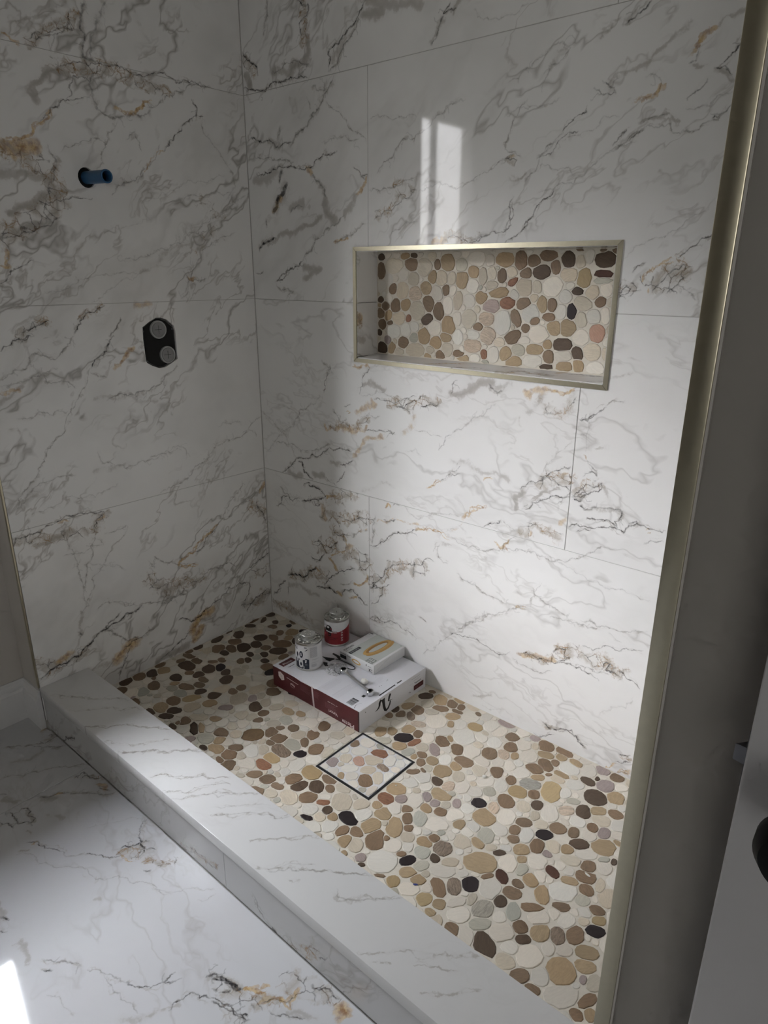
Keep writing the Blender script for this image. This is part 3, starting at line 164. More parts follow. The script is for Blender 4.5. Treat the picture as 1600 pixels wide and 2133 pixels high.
def simple(name, col, rough=.5, metal=0.0, nscale=None, namt=.1, bump=0.0, bscale=200, spec=.5, coat=0.0):
    m, n, l, b = mat(name)
    b.inputs['Roughness'].default_value = rough; b.inputs['Metallic'].default_value = metal; b.inputs['Specular IOR Level'].default_value = spec
    b.inputs['Coat Weight'].default_value = coat
    t = N(n, 'ShaderNodeTexCoord')
    nz = noise(n, l, t.outputs['Object'], nscale or 30, 4)
    f = math_(n, l, 'MULTIPLY', nz.outputs[0], namt*2)
    dark = tuple(c*(1-namt) for c in col); lite = tuple(min(1, c*(1+namt)) for c in col)
    l.new(mixc(n, l, nz.outputs[0], dark, lite), b.inputs['Base Color'])
    if bump:
        bz = noise(n, l, t.outputs['Object'], bscale, 3); bp = N(n, 'ShaderNodeBump'); bp.inputs['Strength'].default_value = bump; bp.inputs['Distance'].default_value = .001
        l.new(bz.outputs[0], bp.inputs['Height']); l.new(bp.outputs[0], b.inputs['Normal'])
    return m
# vein maps: strokes rasterised into a metric map (R dark line, G gold, B soft grey, A crackle mask)
def vein_map(name, data, wm, hm, res=0.00125):
    W_, H_ = int(wm/res), int(hm/res); A = np.zeros((H_, W_, 4), np.float32)
    rr = np.random.RandomState(5)
    def frac(P, amp):
        P = [np.array(p, float) for p in P]
        while True:
            Q = [P[0]]; ch = False
            for a, b in zip(P, P[1:]):
                d = b-a; L = math.hypot(*d)
                if L > .006:
                    Q.append((a+b)/2 + np.array((-d[1], d[0]))*rr.normal()*amp); ch = True
                Q.append(b)
            P = Q
            if not ch: return P
    def stroke(P, wds, ch, val, soft):
        for (a, b), w, v in zip(zip(P, P[1:]), wds, val):
            pad = w*(1.6 if soft else .5)+2*res
            x0 = max(int((min(a[0], b[0])-pad)/res), 0); x1 = min(int((max(a[0], b[0])+pad)/res)+1, W_)
            y0 = max(int((min(a[1], b[1])-pad)/res), 0); y1 = min(int((max(a[1], b[1])+pad)/res)+1, H_)
            if x1 <= x0 or y1 <= y0: continue
            X, Y = np.meshgrid((np.arange(x0, x1)+.5)*res, (np.arange(y0, y1)+.5)*res)
            d = b-a; L2 = max(d@d, 1e-12); t = np.clip(((X-a[0])*d[0]+(Y-a[1])*d[1])/L2, 0, 1)
            D = np.hypot(X-a[0]-t*d[0], Y-a[1]-t*d[1])
            s = np.exp(-(D/(w*.62))**2) if soft else np.clip((w*.5-D)/res*.7+.6, 0, 1)
            reg = A[y0:y1, x0:x1, ch]; np.maximum(reg, s*v, out=reg)
    for ln in data.split(';'):
        hd, *ps = ln.split(' '); k = hd[0]; w, s = map(float, hd[1:].split(',')); w /= 1000
        P = [np.array([float(v)/1000 for v in p.split(',')]) for p in ps]
        if len(P) < 2: continue
        if k in 'kgo':
            Q = frac(P, .10); n = len(Q)-1
            if k == 'o': wd = np.maximum(w*(.75+.5*rr.rand(n)), .0016)
            else: wd = np.maximum(w*(.6+.75*rr.rand(n)), .0014)
            ph = rr.rand()*6; sv = s*(.62+.38*np.sin(np.arange(n)*.9+ph)*rr.rand(n)+.2*rr.rand(n))
            tt = np.linspace(0, 1, n); tp = np.minimum(1, np.minimum(tt, 1-tt)*8+.45); sv = sv*tp*1.1
            if k == 'k': stroke(Q, wd, 0, np.clip(sv*1.05, 0, 1), False)
            if k == 'g': stroke(Q, wd*.9, 0, np.clip(sv*.72, 0, 1), False); stroke(Q, wd*3.2, 2, np.clip(sv*.8, 0, 1), True)
            if k == 'k': stroke(Q, wd*2.6, 2, np.clip(sv*.7, 0, 1), True)
            if k == 'o': stroke(Q, wd, 1, np.clip(sv*1.1, 0, 1), w > .008)
            if k != 'o' and w > .0016:      # hairline branches
                for _ in range(int(n*.10)):
                    i = rr.randint(0, n); a = Q[i]; d = Q[i+1]-Q[i]; d = d/(math.hypot(*d)+1e-9); ang = rr.choice((-1, 1))*rr.uniform(.4, 1.2)
                    e = np.array((d[0]*math.cos(ang)-d[1]*math.sin(ang), d[0]*math.sin(ang)+d[1]*math.cos(ang)))
                    B_ = frac([a, a+e*rr.uniform(.008, .03)], .2); stroke(B_, [.0011]*(len(B_)-1), 0, [s*.5]*(len(B_)-1), False)
        else:
            Q = frac(P, .06); n = len(Q)-1; wd = w*(.5+.3*rr.rand(n))
            stroke(Q, wd, 2 if k == 'c' else 3, np.full(n, s), True)
    im = bpy.data.images.new(name, W_, H_, alpha=True); im.colorspace_settings.name = 'Non-Color'; im.alpha_mode = 'CHANNEL_PACKED'
    im.pixels.foreach_set(A.ravel()); im.update(); im.pack()
    return im
def noise2(n, l, vec, scale, detail=3, rough=.55): return noise(n, l, vec, scale, detail, rough, '2D')
def marble(name, im=None, wm=1, hm=1, rough=.06, seed=0.0, base=(.80, .795, .78), faint=.55, darkk=1.0, spec=.5, ang=38):
    m, n, l, b = mat(name)
    uvn = N(n, 'ShaderNodeUVMap'); uvn.uv_map = 'UVMap'; uv = uvn.outputs[0]
    mp = N(n, 'ShaderNodeMapping'); mp.inputs['Location'].default_value = (seed, seed*.7, 0); l.new(uv, mp.inputs[0]); uvs = mp.outputs[0]
    def warp(src, sc, amt, det):
        q = noise2(n, l, uvs, sc, det, .6)
        v = N(n, 'ShaderNodeVectorMath', operation='SUBTRACT'); l.new(q.outputs['Color'], v.inputs[0]); v.inputs[1].default_value = (.5, .5, .5)
        s = N(n, 'ShaderNodeVectorMath', operation='SCALE'); l.new(v.outputs[0], s.inputs[0]); s.inputs['Scale'].default_value = amt
        a = N(n, 'ShaderNodeVectorMath', operation='ADD'); l.new(src, a.inputs[0]); l.new(s.outputs[0], a.inputs[1]); return a.outputs[0]
    wuv = warp(uv, 45, .012, 3)
    big = warp(uvs, 6, .09, 3)
    # faint all-over clouding and hairlines of the printed stone
    cl = noise2(n, l, uvs, 3.5, 3, .6); clf = ramp(n, l, cl.outputs[0], [(.48, 0.0), (.75, 1.0)])
    col = mixc(n, l, math_(n, l, 'MULTIPLY', clf, .30*faint), base, (.50, .49, .475))
    rot = N(n, 'ShaderNodeMapping'); rot.inputs['Rotation'].default_value = (0, 0, math.radians(-ang)); l.new(big, rot.inputs[0])
    an = N(n, 'ShaderNodeVectorMath', operation='MULTIPLY'); l.new(rot.outputs[0], an.inputs[0]); an.inputs[1].default_value = (.42, 1, 1)
    def ridge(scale, wid, thr, off_):
        o_ = N(n, 'ShaderNodeVectorMath', operation='ADD'); l.new(an.outputs[0], o_.inputs[0]); o_.inputs[1].default_value = (off_, off_*.3, 0)
        hz = noise2(n, l, o_.outputs[0], scale, 4, .58); hl = math_(n, l, 'ABSOLUTE', math_(n, l, 'SUBTRACT', hz.outputs[0], .5))
        mk = ramp(n, l, noise2(n, l, o_.outputs[0], scale*.55, 1).outputs[0], [(thr, 0.0), (thr+.10, 1.0)])
        return math_(n, l, 'MULTIPLY', ramp(n, l, hl, [(0.0, 1.0), (wid*.35, .55), (wid, 0.0)]), mk)
    r1, r2 = ridge(4.2, .022, .45, 0.0), ridge(9.0, .030, .50, 7.3)
    sm = ridge(3.2, .10, .47, 3.1)
    col = mixc(n, l, math_(n, l, 'MULTIPLY', sm, .32*faint), col, (.47, .455, .43))
    col = mixc(n, l, math_(n, l, 'MULTIPLY', r1, .85*faint), col, (.26, .24, .215))
    col = mixc(n, l, math_(n, l, 'MULTIPLY', r2, .70*faint), col, (.34, .315, .285))
    if im is not None:
        sc = N(n, 'ShaderNodeVectorMath', operation='MULTIPLY'); l.new(wuv, sc.inputs[0]); sc.inputs[1].default_value = (1/wm, 1/hm, 0)
        it = N(n, 'ShaderNodeTexImage'); it.image = im; it.extension = 'CLIP'; it.interpolation = 'Linear'; l.new(sc.outputs[0], it.inputs[0])
        se = N(n, 'ShaderNodeSeparateColor'); l.new(it.outputs['Color'], se.inputs[0])
        R = se.outputs[0]
        wb2 = warp(uv, 15, .055, 5)
        sc2 = N(n, 'ShaderNodeVectorMath', operation='MULTIPLY'); l.new(wb2, sc2.inputs[0]); sc2.inputs[1].default_value = (1/wm, 1/hm, 0)
        it2 = N(n, 'ShaderNodeTexImage'); it2.image = im; it2.extension = 'CLIP'; l.new(sc2.outputs[0], it2.inputs[0])
        se2 = N(n, 'ShaderNodeSeparateColor'); l.new(it2.outputs['Color'], se2.inputs[0]); G, B, A = math_(n, l, 'ADD', math_(n, l, 'MULTIPLY', se2.outputs[1], .5), math_(n, l, 'MULTIPLY', se.outputs[1], .5)), math_(n, l, 'ADD', math_(n, l, 'MULTIPLY', se2.outputs[2], .6), math_(n, l, 'MULTIPLY', se.outputs[2], .4)), it2.outputs['Alpha']
        n1 = noise2(n, l, uvs, 70, 3, .65).outputs[0]; n2 = noise2(n, l, uvs, 16, 2, .6).outputs[0]; wv = warp(uvs, 30, .03, 3)
        brk = ramp(n, l, n1, [(.30, .50), (.52, 1.0)])
        gr = ramp(n, l, n2, [(.33, .45), (.6, 1.0)])
        def web(scale, wid):
            v = N(n, 'ShaderNodeTexVoronoi', voronoi_dimensions='2D'); v.feature = 'DISTANCE_TO_EDGE'; v.inputs['Scale'].default_value = scale; l.new(wv, v.inputs['Vector'])
            return ramp(n, l, v.outputs['Distance'], [(0.0, 1.0), (wid, 0.0)])
        n3 = noise2(n, l, uvs, 34, 4, .65).outputs[0]
        def patch(ch, lo, hi, amp):      # soft stroke -> irregular island with a crisp edge
            v = math_(n, l, 'ADD', ch, math_(n, l, 'MULTIPLY', math_(n, l, 'SUBTRACT', n3, .5), amp)); v = math_(n, l, 'MULTIPLY', v, math_(n, l, 'MULTIPLY', ch, 12.0, True))
            return ramp(n, l, v, [(lo, 0.0), (hi, 1.0)])
        w1, w2 = web(26, .060), web(58, .10)
        wm1 = ramp(n, l, n2, [(.44, 0.0), (.58, 1.0)])
        Ap = patch(A, .22, .50, 1.1)
        wb = math_(n, l, 'ADD', math_(n, l, 'MULTIPLY', w1, .85), math_(n, l, 'MULTIPLY', math_(n, l, 'MULTIPLY', w2, wm1), .75), True)
        wb = math_(n, l, 'MULTIPLY', math_(n, l, 'MULTIPLY', wb, Ap), brk)
        taupe = mixc(n, l, n2, (.38, .365, .35), (.29, .25, .20))
        col = mixc(n, l, math_(n, l, 'MULTIPLY', B, .45), col, (.50, .48, .455))
        col = mixc(n, l, math_(n, l, 'MULTIPLY', patch(B, .22, .46, 1.1), math_(n, l, 'ADD', math_(n, l, 'MULTIPLY', B, .55), .18)), col, taupe)
        col = mixc(n, l, math_(n, l, 'MULTIPLY', math_(n, l, 'MULTIPLY', Ap, gr), .13), col, (.52, .46, .37))
        gold = mixc(n, l, ramp(n, l, n1, [(.35, 0.0), (.6, 1.0)]), (.30, .14, .035), (.62, .44, .20))
        col = mixc(n, l, math_(n, l, 'MULTIPLY', patch(G, .13, .34, .7), math_(n, l, 'ADD', math_(n, l, 'MULTIPLY', G, .6), .30)), col, gold)
        w3 = web(15, .20); col = mixc(n, l, math_(n, l, 'MULTIPLY', math_(n, l, 'MULTIPLY', w3, Ap), .60), col, mixc(n, l, n3, (.40, .38, .36), (.36, .29, .20)))
        wcol = mixc(n, l, ramp(n, l, n2, [(.42, 0.0), (.62, 1.0)]), (.035, .032, .034), (.33, .20, .085))
        col = mixc(n, l, math_(n, l, 'MULTIPLY', wb, .85*darkk), col, wcol)
        col = mixc(n, l, math_(n, l, 'MULTIPLY', math_(n, l, 'MULTIPLY', R, brk), 1.0*darkk), col, (.030, .028, .030))
    l.new(col, b.inputs['Base Color'])
    b.inputs['Roughness'].default_value = rough; b.inputs['Specular IOR Level'].default_value = spec
    return m
def pebble_mat():
    m, n, l, b = mat('sliced_pebble')
    at = N(n, 'ShaderNodeAttribute'); at.attribute_name = 'Col'
    uvn = N(n, 'ShaderNodeUVMap'); uvn.uv_map = 'UVMap'
    mp = N(n, 'ShaderNodeMapping'); mp.inputs['Scale'].default_value = (.22, 1.3, 1); l.new(uvn.outputs[0], mp.inputs[0])
    wz = noise(n, l, uvn.outputs[0], 40, 2); ws = N(n, 'ShaderNodeVectorMath', operation='SCALE'); l.new(wz.outputs['Color'], ws.inputs[0]); ws.inputs['Scale'].default_value = .014
    wa = N(n, 'ShaderNodeVectorMath', operation='ADD'); l.new(mp.outputs[0], wa.inputs[0]); l.new(ws.outputs[0], wa.inputs[1])
    s = noise(n, l, wa.outputs[0], 230, 4, .6); sf = ramp(n, l, s.outputs[0], [(.32, 0.0), (.68, 1.0)])
    cl = noise(n, l, uvn.outputs[0], 60, 4, .6)
    f = math_(n, l, 'ADD', math_(n, l, 'MULTIPLY', sf, .6), math_(n, l, 'MULTIPLY', cl.outputs[0], .4))
    lo_ = N(n, 'ShaderNodeVectorMath', operation='SCALE'); l.new(at.outputs['Color'], lo_.inputs[0]); l.new(math_(n, l, 'SUBTRACT', 1.0, math_(n, l, 'MULTIPLY', at.outputs['Alpha'], .62)), lo_.inputs['Scale'])
    hi = N(n, 'ShaderNodeVectorMath', operation='SCALE'); l.new(at.outputs['Color'], hi.inputs[0]); l.new(math_(n, l, 'ADD', 1.0, math_(n, l, 'MULTIPLY', at.outputs['Alpha'], .7)), hi.inputs['Scale'])
    l.new(mixc(n, l, f, lo_.outputs[0], hi.outputs[0]), b.inputs['Base Color'])
    b.inputs['Roughness'].default_value = .5; b.inputs['Specular IOR Level'].default_value = .35
    bz = noise(n, l, uvn.outputs[0], 380, 3); bp = N(n, 'ShaderNodeBump'); bp.inputs['Strength'].default_value = .25; bp.inputs['Distance'].default_value = .0006
    l.new(bz.outputs[0], bp.inputs['Height']); l.new(bp.outputs[0], b.inputs['Normal'])
    return m
im_back = vein_map('vein_back', VN_B, 1.75, 2.10)
im_left = vein_map('vein_left', VN_L, 0.92, 2.10)
im_floor = vein_map('vein_floor', VN_F, 1.40, 1.40)
im_riser = vein_map('vein_riser', VN_R, 1.40, 0.15)
im_top = vein_map('vein_top', VN_C, 1.60, 1.10)
M_back = marble('marble_back', im_back, 1.75, 2.10, .045, 1.3, faint=.58, ang=36)
M_backlow = marble('marble_back_lower', im_back, 1.75, 2.10, .045, 1.3, faint=.38, ang=-8)
M_left = marble('marble_left', im_left, .92, 2.10, .045, 5.1, faint=.85, ang=142)
M_floor = marble('marble_floor', im_floor, 1.40, 1.40, .05, 9.7, base=(.60, .605, .62), faint=.30, ang=15)
M_riser = marble('marble_riser', im_riser, 1.40, .15, .10, 3.3, base=(.54, .54, .54), faint=.6)
M_top = marble('curb_stone', im_top, 1.60, 1.10, .16, 12.0, base=(.70, .70, .695), faint=.07, darkk=.55, ang=-35)
M_plainmarble = marble('marble_plain', None, 1, 1, .05, 21.0)
M_peb = pebble_mat()
M_grout = simple('pale_grout', (.68, .635, .55), .85, nscale=90, namt=.08, bump=.3, bscale=500, spec=.3)
M_joint = simple('tile_joint_grout', (.46, .45, .43), .9, nscale=60, namt=.06)
M_paint_shaded = simple('greige_paint_shaded', (.30, .282, .258), .55, nscale=12, namt=.03, bump=.12, bscale=260, spec=.35)  # same greige paint, darkened: the right wall's shade is in the colour
M_paint_lit = simple('greige_paint_lit', (.58, .55, .51), .55, nscale=12, namt=.03, bump=.12, bscale=260, spec=.35)  # same greige paint, lightened: the window side's light is in the colour
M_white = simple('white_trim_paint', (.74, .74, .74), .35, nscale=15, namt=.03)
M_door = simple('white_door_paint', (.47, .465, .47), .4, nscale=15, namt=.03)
M_ceil = simple('ceiling_paint', (.44, .43, .415), .7, nscale=15, namt=.03)
M_gold = simple('brushed_champagne_metal', (.55, .51, .385), .33, 1.0, nscale=90, namt=.08)
M_chrome = simple('chrome', (.75, .75, .76), .12, 1.0, nscale=40, namt=.03)
M_tin = simple('tinplate', (.62, .61, .58), .28, 1.0, nscale=60, namt=.08)
M_black = simple('black_plastic', (.012, .012, .013), .35, nscale=50, namt=.2)
M_blackmatte = simple('black_metal', (.004, .004, .004), .55, nscale=50, namt=.2, spec=.12)
M_card = simple('white_card', (.70, .70, .73), .45, nscale=25, namt=.03)
M_card2 = simple('white_card_plain', (.72, .72, .72), .5, nscale=25, namt=.03)
M_maroon = simple('maroon_print', (.10, .018, .022), .42, nscale=25, namt=.12)
M_ink = simple('black_ink', (.012, .012, .014), .45, nscale=25, namt=.1)
M_inkw = simple('white_ink', (.78, .72, .72), .5, nscale=25, namt=.03)
M_inkg = simple('grey_ink', (.40, .40, .43), .5, nscale=25, namt=.1)
M_inkl = simple('light_grey_ink', (.56, .56, .60), .5, nscale=25, namt=.05)
M_inkr = simple('dim_red_ink', (.24, .11, .12), .5, nscale=25, namt=.1)
M_ringa = simple('ochre_print', (.55, .34, .11), .5, nscale=60, namt=.12)
M_ringb2 = simple('mid_ochre_print', (.46, .27, .085), .5, nscale=60, namt=.1)
M_ringb = simple('dark_ochre_print', (.36, .19, .05), .5, nscale=60, namt=.12)
M_sage = simple('pale_sage_print', (.52, .55, .52), .5, nscale=20, namt=.03)
M_red = simple('red_label_print', (.27, .028, .035), .33, nscale=60, namt=.1)
M_navy = simple('navy_label_print', (.022, .028, .05), .35, nscale=80, namt=.15)
M_label = simple('white_label_paper', (.66, .66, .67), .35, nscale=60, namt=.05)
M_plaster = simple('white_plaster_crumb', (.74, .73, .68), .85, nscale=200, namt=.08, bump=.4, bscale=500)
M_tape = simple('pale_seam_tape', (.62, .55, .56), .35, nscale=60, namt=.05)
M_blue = simple('blue_pipe', (.030, .105, .22), .38, nscale=60, namt=.1)
M_bluechip = simple('blue_chip', (.03, .05, .22), .4, nscale=60, namt=.1)
M_cap = simple('grey_plaster_cap', (.26, .26, .26), .6, nscale=120, namt=.15, bump=.3)
M_caprim = simple('grey_cap_rim', (.42, .42, .42), .5, nscale=120, namt=.1)
M_dark = simple('dark_cavity', (.006, .006, .006), .8, nscale=60, namt=.1)
M_steel = simple('drain_steel', (.16, .16, .17), .3, 1.0, nscale=60, namt=.1)
M_drain = simple('drain_slot', (.008, .008, .009), .7, nscale=60, namt=.1)
def glassy(name, tr, col=(1, 1, 1), rough=.03, diff=0.0):
    m = bpy.data.materials.new(name); m.use_nodes = True; n = m.node_tree.nodes; n.clear(); l = m.node_tree.links
    o = n.new('ShaderNodeOutputMaterial'); t = n.new('ShaderNodeBsdfTransparent'); g = n.new('ShaderNodeBsdfGlossy'); x = n.new('ShaderNodeMixShader'); fr = n.new('ShaderNodeFresnel')
    t.inputs[0].default_value = (*[c*tr for c in col], 1); g.inputs['Roughness'].default_value = rough; fr.inputs[0].default_value = 1.45
    lw = n.new('ShaderNodeLayerWeight'); lw.inputs[0].default_value = .25; l.new(math_(n, l, 'ADD', math_(n, l, 'MULTIPLY', lw.outputs['Facing'], .18), .03), x.inputs[0]); n.remove(fr); l.new(t.outputs[0], x.inputs[1]); l.new(g.outputs[0], x.inputs[2])
    if diff:
        d = n.new('ShaderNodeBsdfDiffuse'); d.inputs[0].default_value = (.8, .8, .82, 1); y = n.new('ShaderNodeMixShader'); y.inputs[0].default_value = diff
        tc_ = n.new('ShaderNodeTexCoord'); nz = noise(n, l, tc_.outputs['Object'], 130, 3); l.new(ramp(n, l, nz.outputs[0], [(.4, diff*.3), (.65, min(1, diff*1.8))]), y.inputs[0])
        l.new(x.outputs[0], y.inputs[1]); l.new(d.outputs[0], y.inputs[2]); l.new(y.outputs[0], o.inputs[0])
    else: l.new(x.outputs[0], o.inputs[0])
    return m
M_glass = glassy('window_glass', .92)
M_film = glassy('clear_plastic_film', .9, rough=.12, diff=.2)

# ------------------------------------------------------------------ tile builder: rectilinear slab with optional notch; P maps (u, v, depth) to the world
def tile(name, rects, P, uvf, m, parent, depth=.009, bev=.0007):
    """rects: list of (u0, v0, u1, v1) cells whose union is the tile face"""
    us = sorted({r[0] for r in rects} | {r[2] for r in rects}); vs = sorted({r[1] for r in rects} | {r[3] for r in rects})
    inside = lambda u, v: any(r[0] < u < r[2] and r[1] < v < r[3] for r in rects)
    cell = {(i, j): inside((us[i]+us[i+1])/2, (vs[j]+vs[j+1])/2) for i in range(len(us)-1) for j in range(len(vs)-1)}
    verts, idx, faces, uvs = [], {}, [], []
    def vert(i, j, d):
        k = (i, j, d)
        if k not in idx: idx[k] = len(verts); verts.append(P(us[i], vs[j], d)); uvs.append(uvf(us[i], vs[j]))
        return idx[k]
    for (i, j), s in cell.items():
        if not s: continue
        faces.append((vert(i, j, 0), vert(i+1, j, 0), vert(i+1, j+1, 0), vert(i, j+1, 0)))
        for di, dj, e in ((-1, 0, ((i, j), (i, j+1))), (1, 0, ((i+1, j+1), (i+1, j))), (0, -1, ((i+1, j), (i, j))), (0, 1, ((i, j+1), (i+1, j+1)))):
            if not cell.get((i+di, j+dj), False):
                a, b = e; faces.append((vert(*a, 0), vert(*b, 0), vert(*b, depth), vert(*a, depth)))
    bm = bmesh.new(); V = [bm.verts.new(v) for v in verts]; ul = bm.loops.layers.uv.new('UVMap'); fb = []
    for f in faces:
        q = bm.faces.new([V[i] for i in f])
        for lp, i in zip(q.loops, f): lp[ul].uv = uvs[i]
    bmesh.ops.recalc_face_normals(bm, faces=bm.faces)
    front = P((us[0]+us[-1])/2, vs[0], 0); nrm = Vector(P(0, 0, 0)) - Vector(P(0, 0, 1)); 
    big = max(bm.faces, key=lambda f: f.calc_area())
    if big.normal.dot(nrm) < 0: bmesh.ops.reverse_faces(bm, faces=bm.faces)
    es = [e for e in bm.edges if len(e.link_faces) == 2 and e.calc_face_angle(0) > .5 and any(abs(f.normal.dot(nrm)) > .9 for f in e.link_faces)]
    if bev: bmesh.ops.bevel(bm, geom=es, offset=bev, segments=1, affect='EDGES')
    me = bpy.data.meshes.new(name); bm.to_mesh(me); bm.free(); me.materials.append(m)
    return link(bpy.data.objects.new(name, me), parent)
g = GAP/2
# ------------------------------------------------------------------ back wall with niche
NX0, NX1, NZ0, NZ1, ND = .470, 1.266, 1.024, 1.336, .09
ZR = [-.02, .593, 1.189, 1.793, 2.393, 2.60]
bm = bmesh.new()
for a, b in (((-.30, .009, -.06), (NX0-.0, .16, 2.6)), ((NX1, .009, -.06), (1.80, .16, 2.6)), ((NX0, .009, -.06), (NX1, .16, NZ0)), ((NX0, .009, NZ1), (NX1, .16, 2.6)), ((NX0, ND+.012, NZ0), (NX1, .16, NZ1))): bm_box(bm, a, b)
wall_back = struct(bm_obj('wall_back', bm, M_joint), 'shower back wall of large white marble-look tiles with gold and black veins', 'wall')
Pb = lambda u, v, d: (u, d, v); Ub = lambda u, v: (u, v)
def btile(u0, v0, u1, v1, hole=None):
    mt = M_back if v0 > 1.1 else M_backlow
    u0 += g; v0 += g; u1 -= g; v1 -= g
    if hole:
        hx0, hz0, hx1, hz1 = hole; R = []
        if v0 < hz0: R.append((u0, v0, u1, min(v1, hz0)))
        if v1 > hz1: R.append((u0, max(v0, hz1), u1, v1))
        a, b = max(v0, hz0), min(v1, hz1)
        if u0 < hx0: R.append((u0, a, min(u1, hx0), b))
        if u1 > hx1: R.append((max(u0, hx1), a, u1, b))
        # split cells so that all share the grid lines
        uu = sorted({u0, u1, *[x for x in (hx0, hx1) if u0 < x < u1]}); vv = sorted({v0, v1, *[z for z in (hz0, hz1) if v0 < z < v1]})
        R = [(a_, b_, c_, d_) for a_, c_ in zip(uu, uu[1:]) for b_, d_ in zip(vv, vv[1:]) if not (hx0 < (a_+c_)/2 < hx1 and hz0 < (b_+d_)/2 < hz1)]
    else: R = [(u0, v0, u1, v1)]
    return tile('tile', R, Pb, Ub, mt, wall_back)
H = (NX0, NZ0, NX1, NZ1)
btile(0, ZR[0], .520, ZR[1]); btile(.520, ZR[0], 1.7285, ZR[1])
btile(0, ZR[1], 1.2065, ZR[2], H); btile(1.2065, ZR[1], 1.7285, ZR[2], H)
btile(0, ZR[2], .520, ZR[3], H); btile(.520, ZR[2], 1.7285, ZR[3], H)
btile(0, ZR[3], 1.2065, ZR[4]); btile(1.2065, ZR[3], 1.7285, ZR[4]); btile(0, ZR[4], .52, ZR[5]); btile(.52, ZR[4], 1.7285, ZR[5])
def strips(L, par):
    for a, b in L: box('grout_line', a, b, M_joint, par)
SX = 1.7285
strips([((0, .0012, z-.002), (x1, .0088, z+.002)) for z in ZR[1:5] for x1 in ((SX,) if z != ZR[2] else (NX0-.01,))]+[((NX1+.01, .0012, ZR[2]-.002), (SX, .0088, ZR[2]+.002))]
       +[((x-.002, .0014, a), (x+.002, .0088, b)) for x, a, b in ((.52, ZR[0], ZR[1]), (1.2065, ZR[1], NZ0-.01), (.52, NZ1+.01, ZR[3]), (1.2065, ZR[3], ZR[4]), (.52, ZR[4], ZR[5]))], wall_back)
box('corner_caulk', (.0002, -.0022, 0), (.0022, -.0001, 2.6), M_joint, wall_back)
# niche lining
tile('niche_side_tile', [(.0005, NZ0+.009, ND, ZR[2]-g), ], lambda u, v, d: (NX0+.006-d*.6, u, v), lambda u, v: (.74+u*1.1, v+.42), M_left, wall_back)
tile('niche_side_tile', [(.0005, ZR[2]+g, ND, NZ1-.002), ], lambda u, v, d: (NX0+.006-d*.6, u, v), lambda u, v: (.74+u*1.1, v+.42), M_left, wall_back)
tile('niche_side_tile', [(.0005, NZ0+.009, ND, NZ1-.002)], lambda u, v, d: (NX1-.006+d*.6, u, v), lambda u, v: (.3+u, v), M_plainmarble, wall_back)
tile('niche_head_tile', [(NX0, .0005, NX1, ND)], lambda u, v, d: (u, v, NZ1-.004+d*.4), lambda u, v: (u, v+.4), M_plainmarble, wall_back)
tile('niche_sill_tile', [(NX0+.006, .0005, NX1-.006, ND)], lambda u, v, d: (u, v, NZ0+.006+v*.06-d), lambda u, v: (u*.8+.3, v*.9+.60), M_back, wall_back)
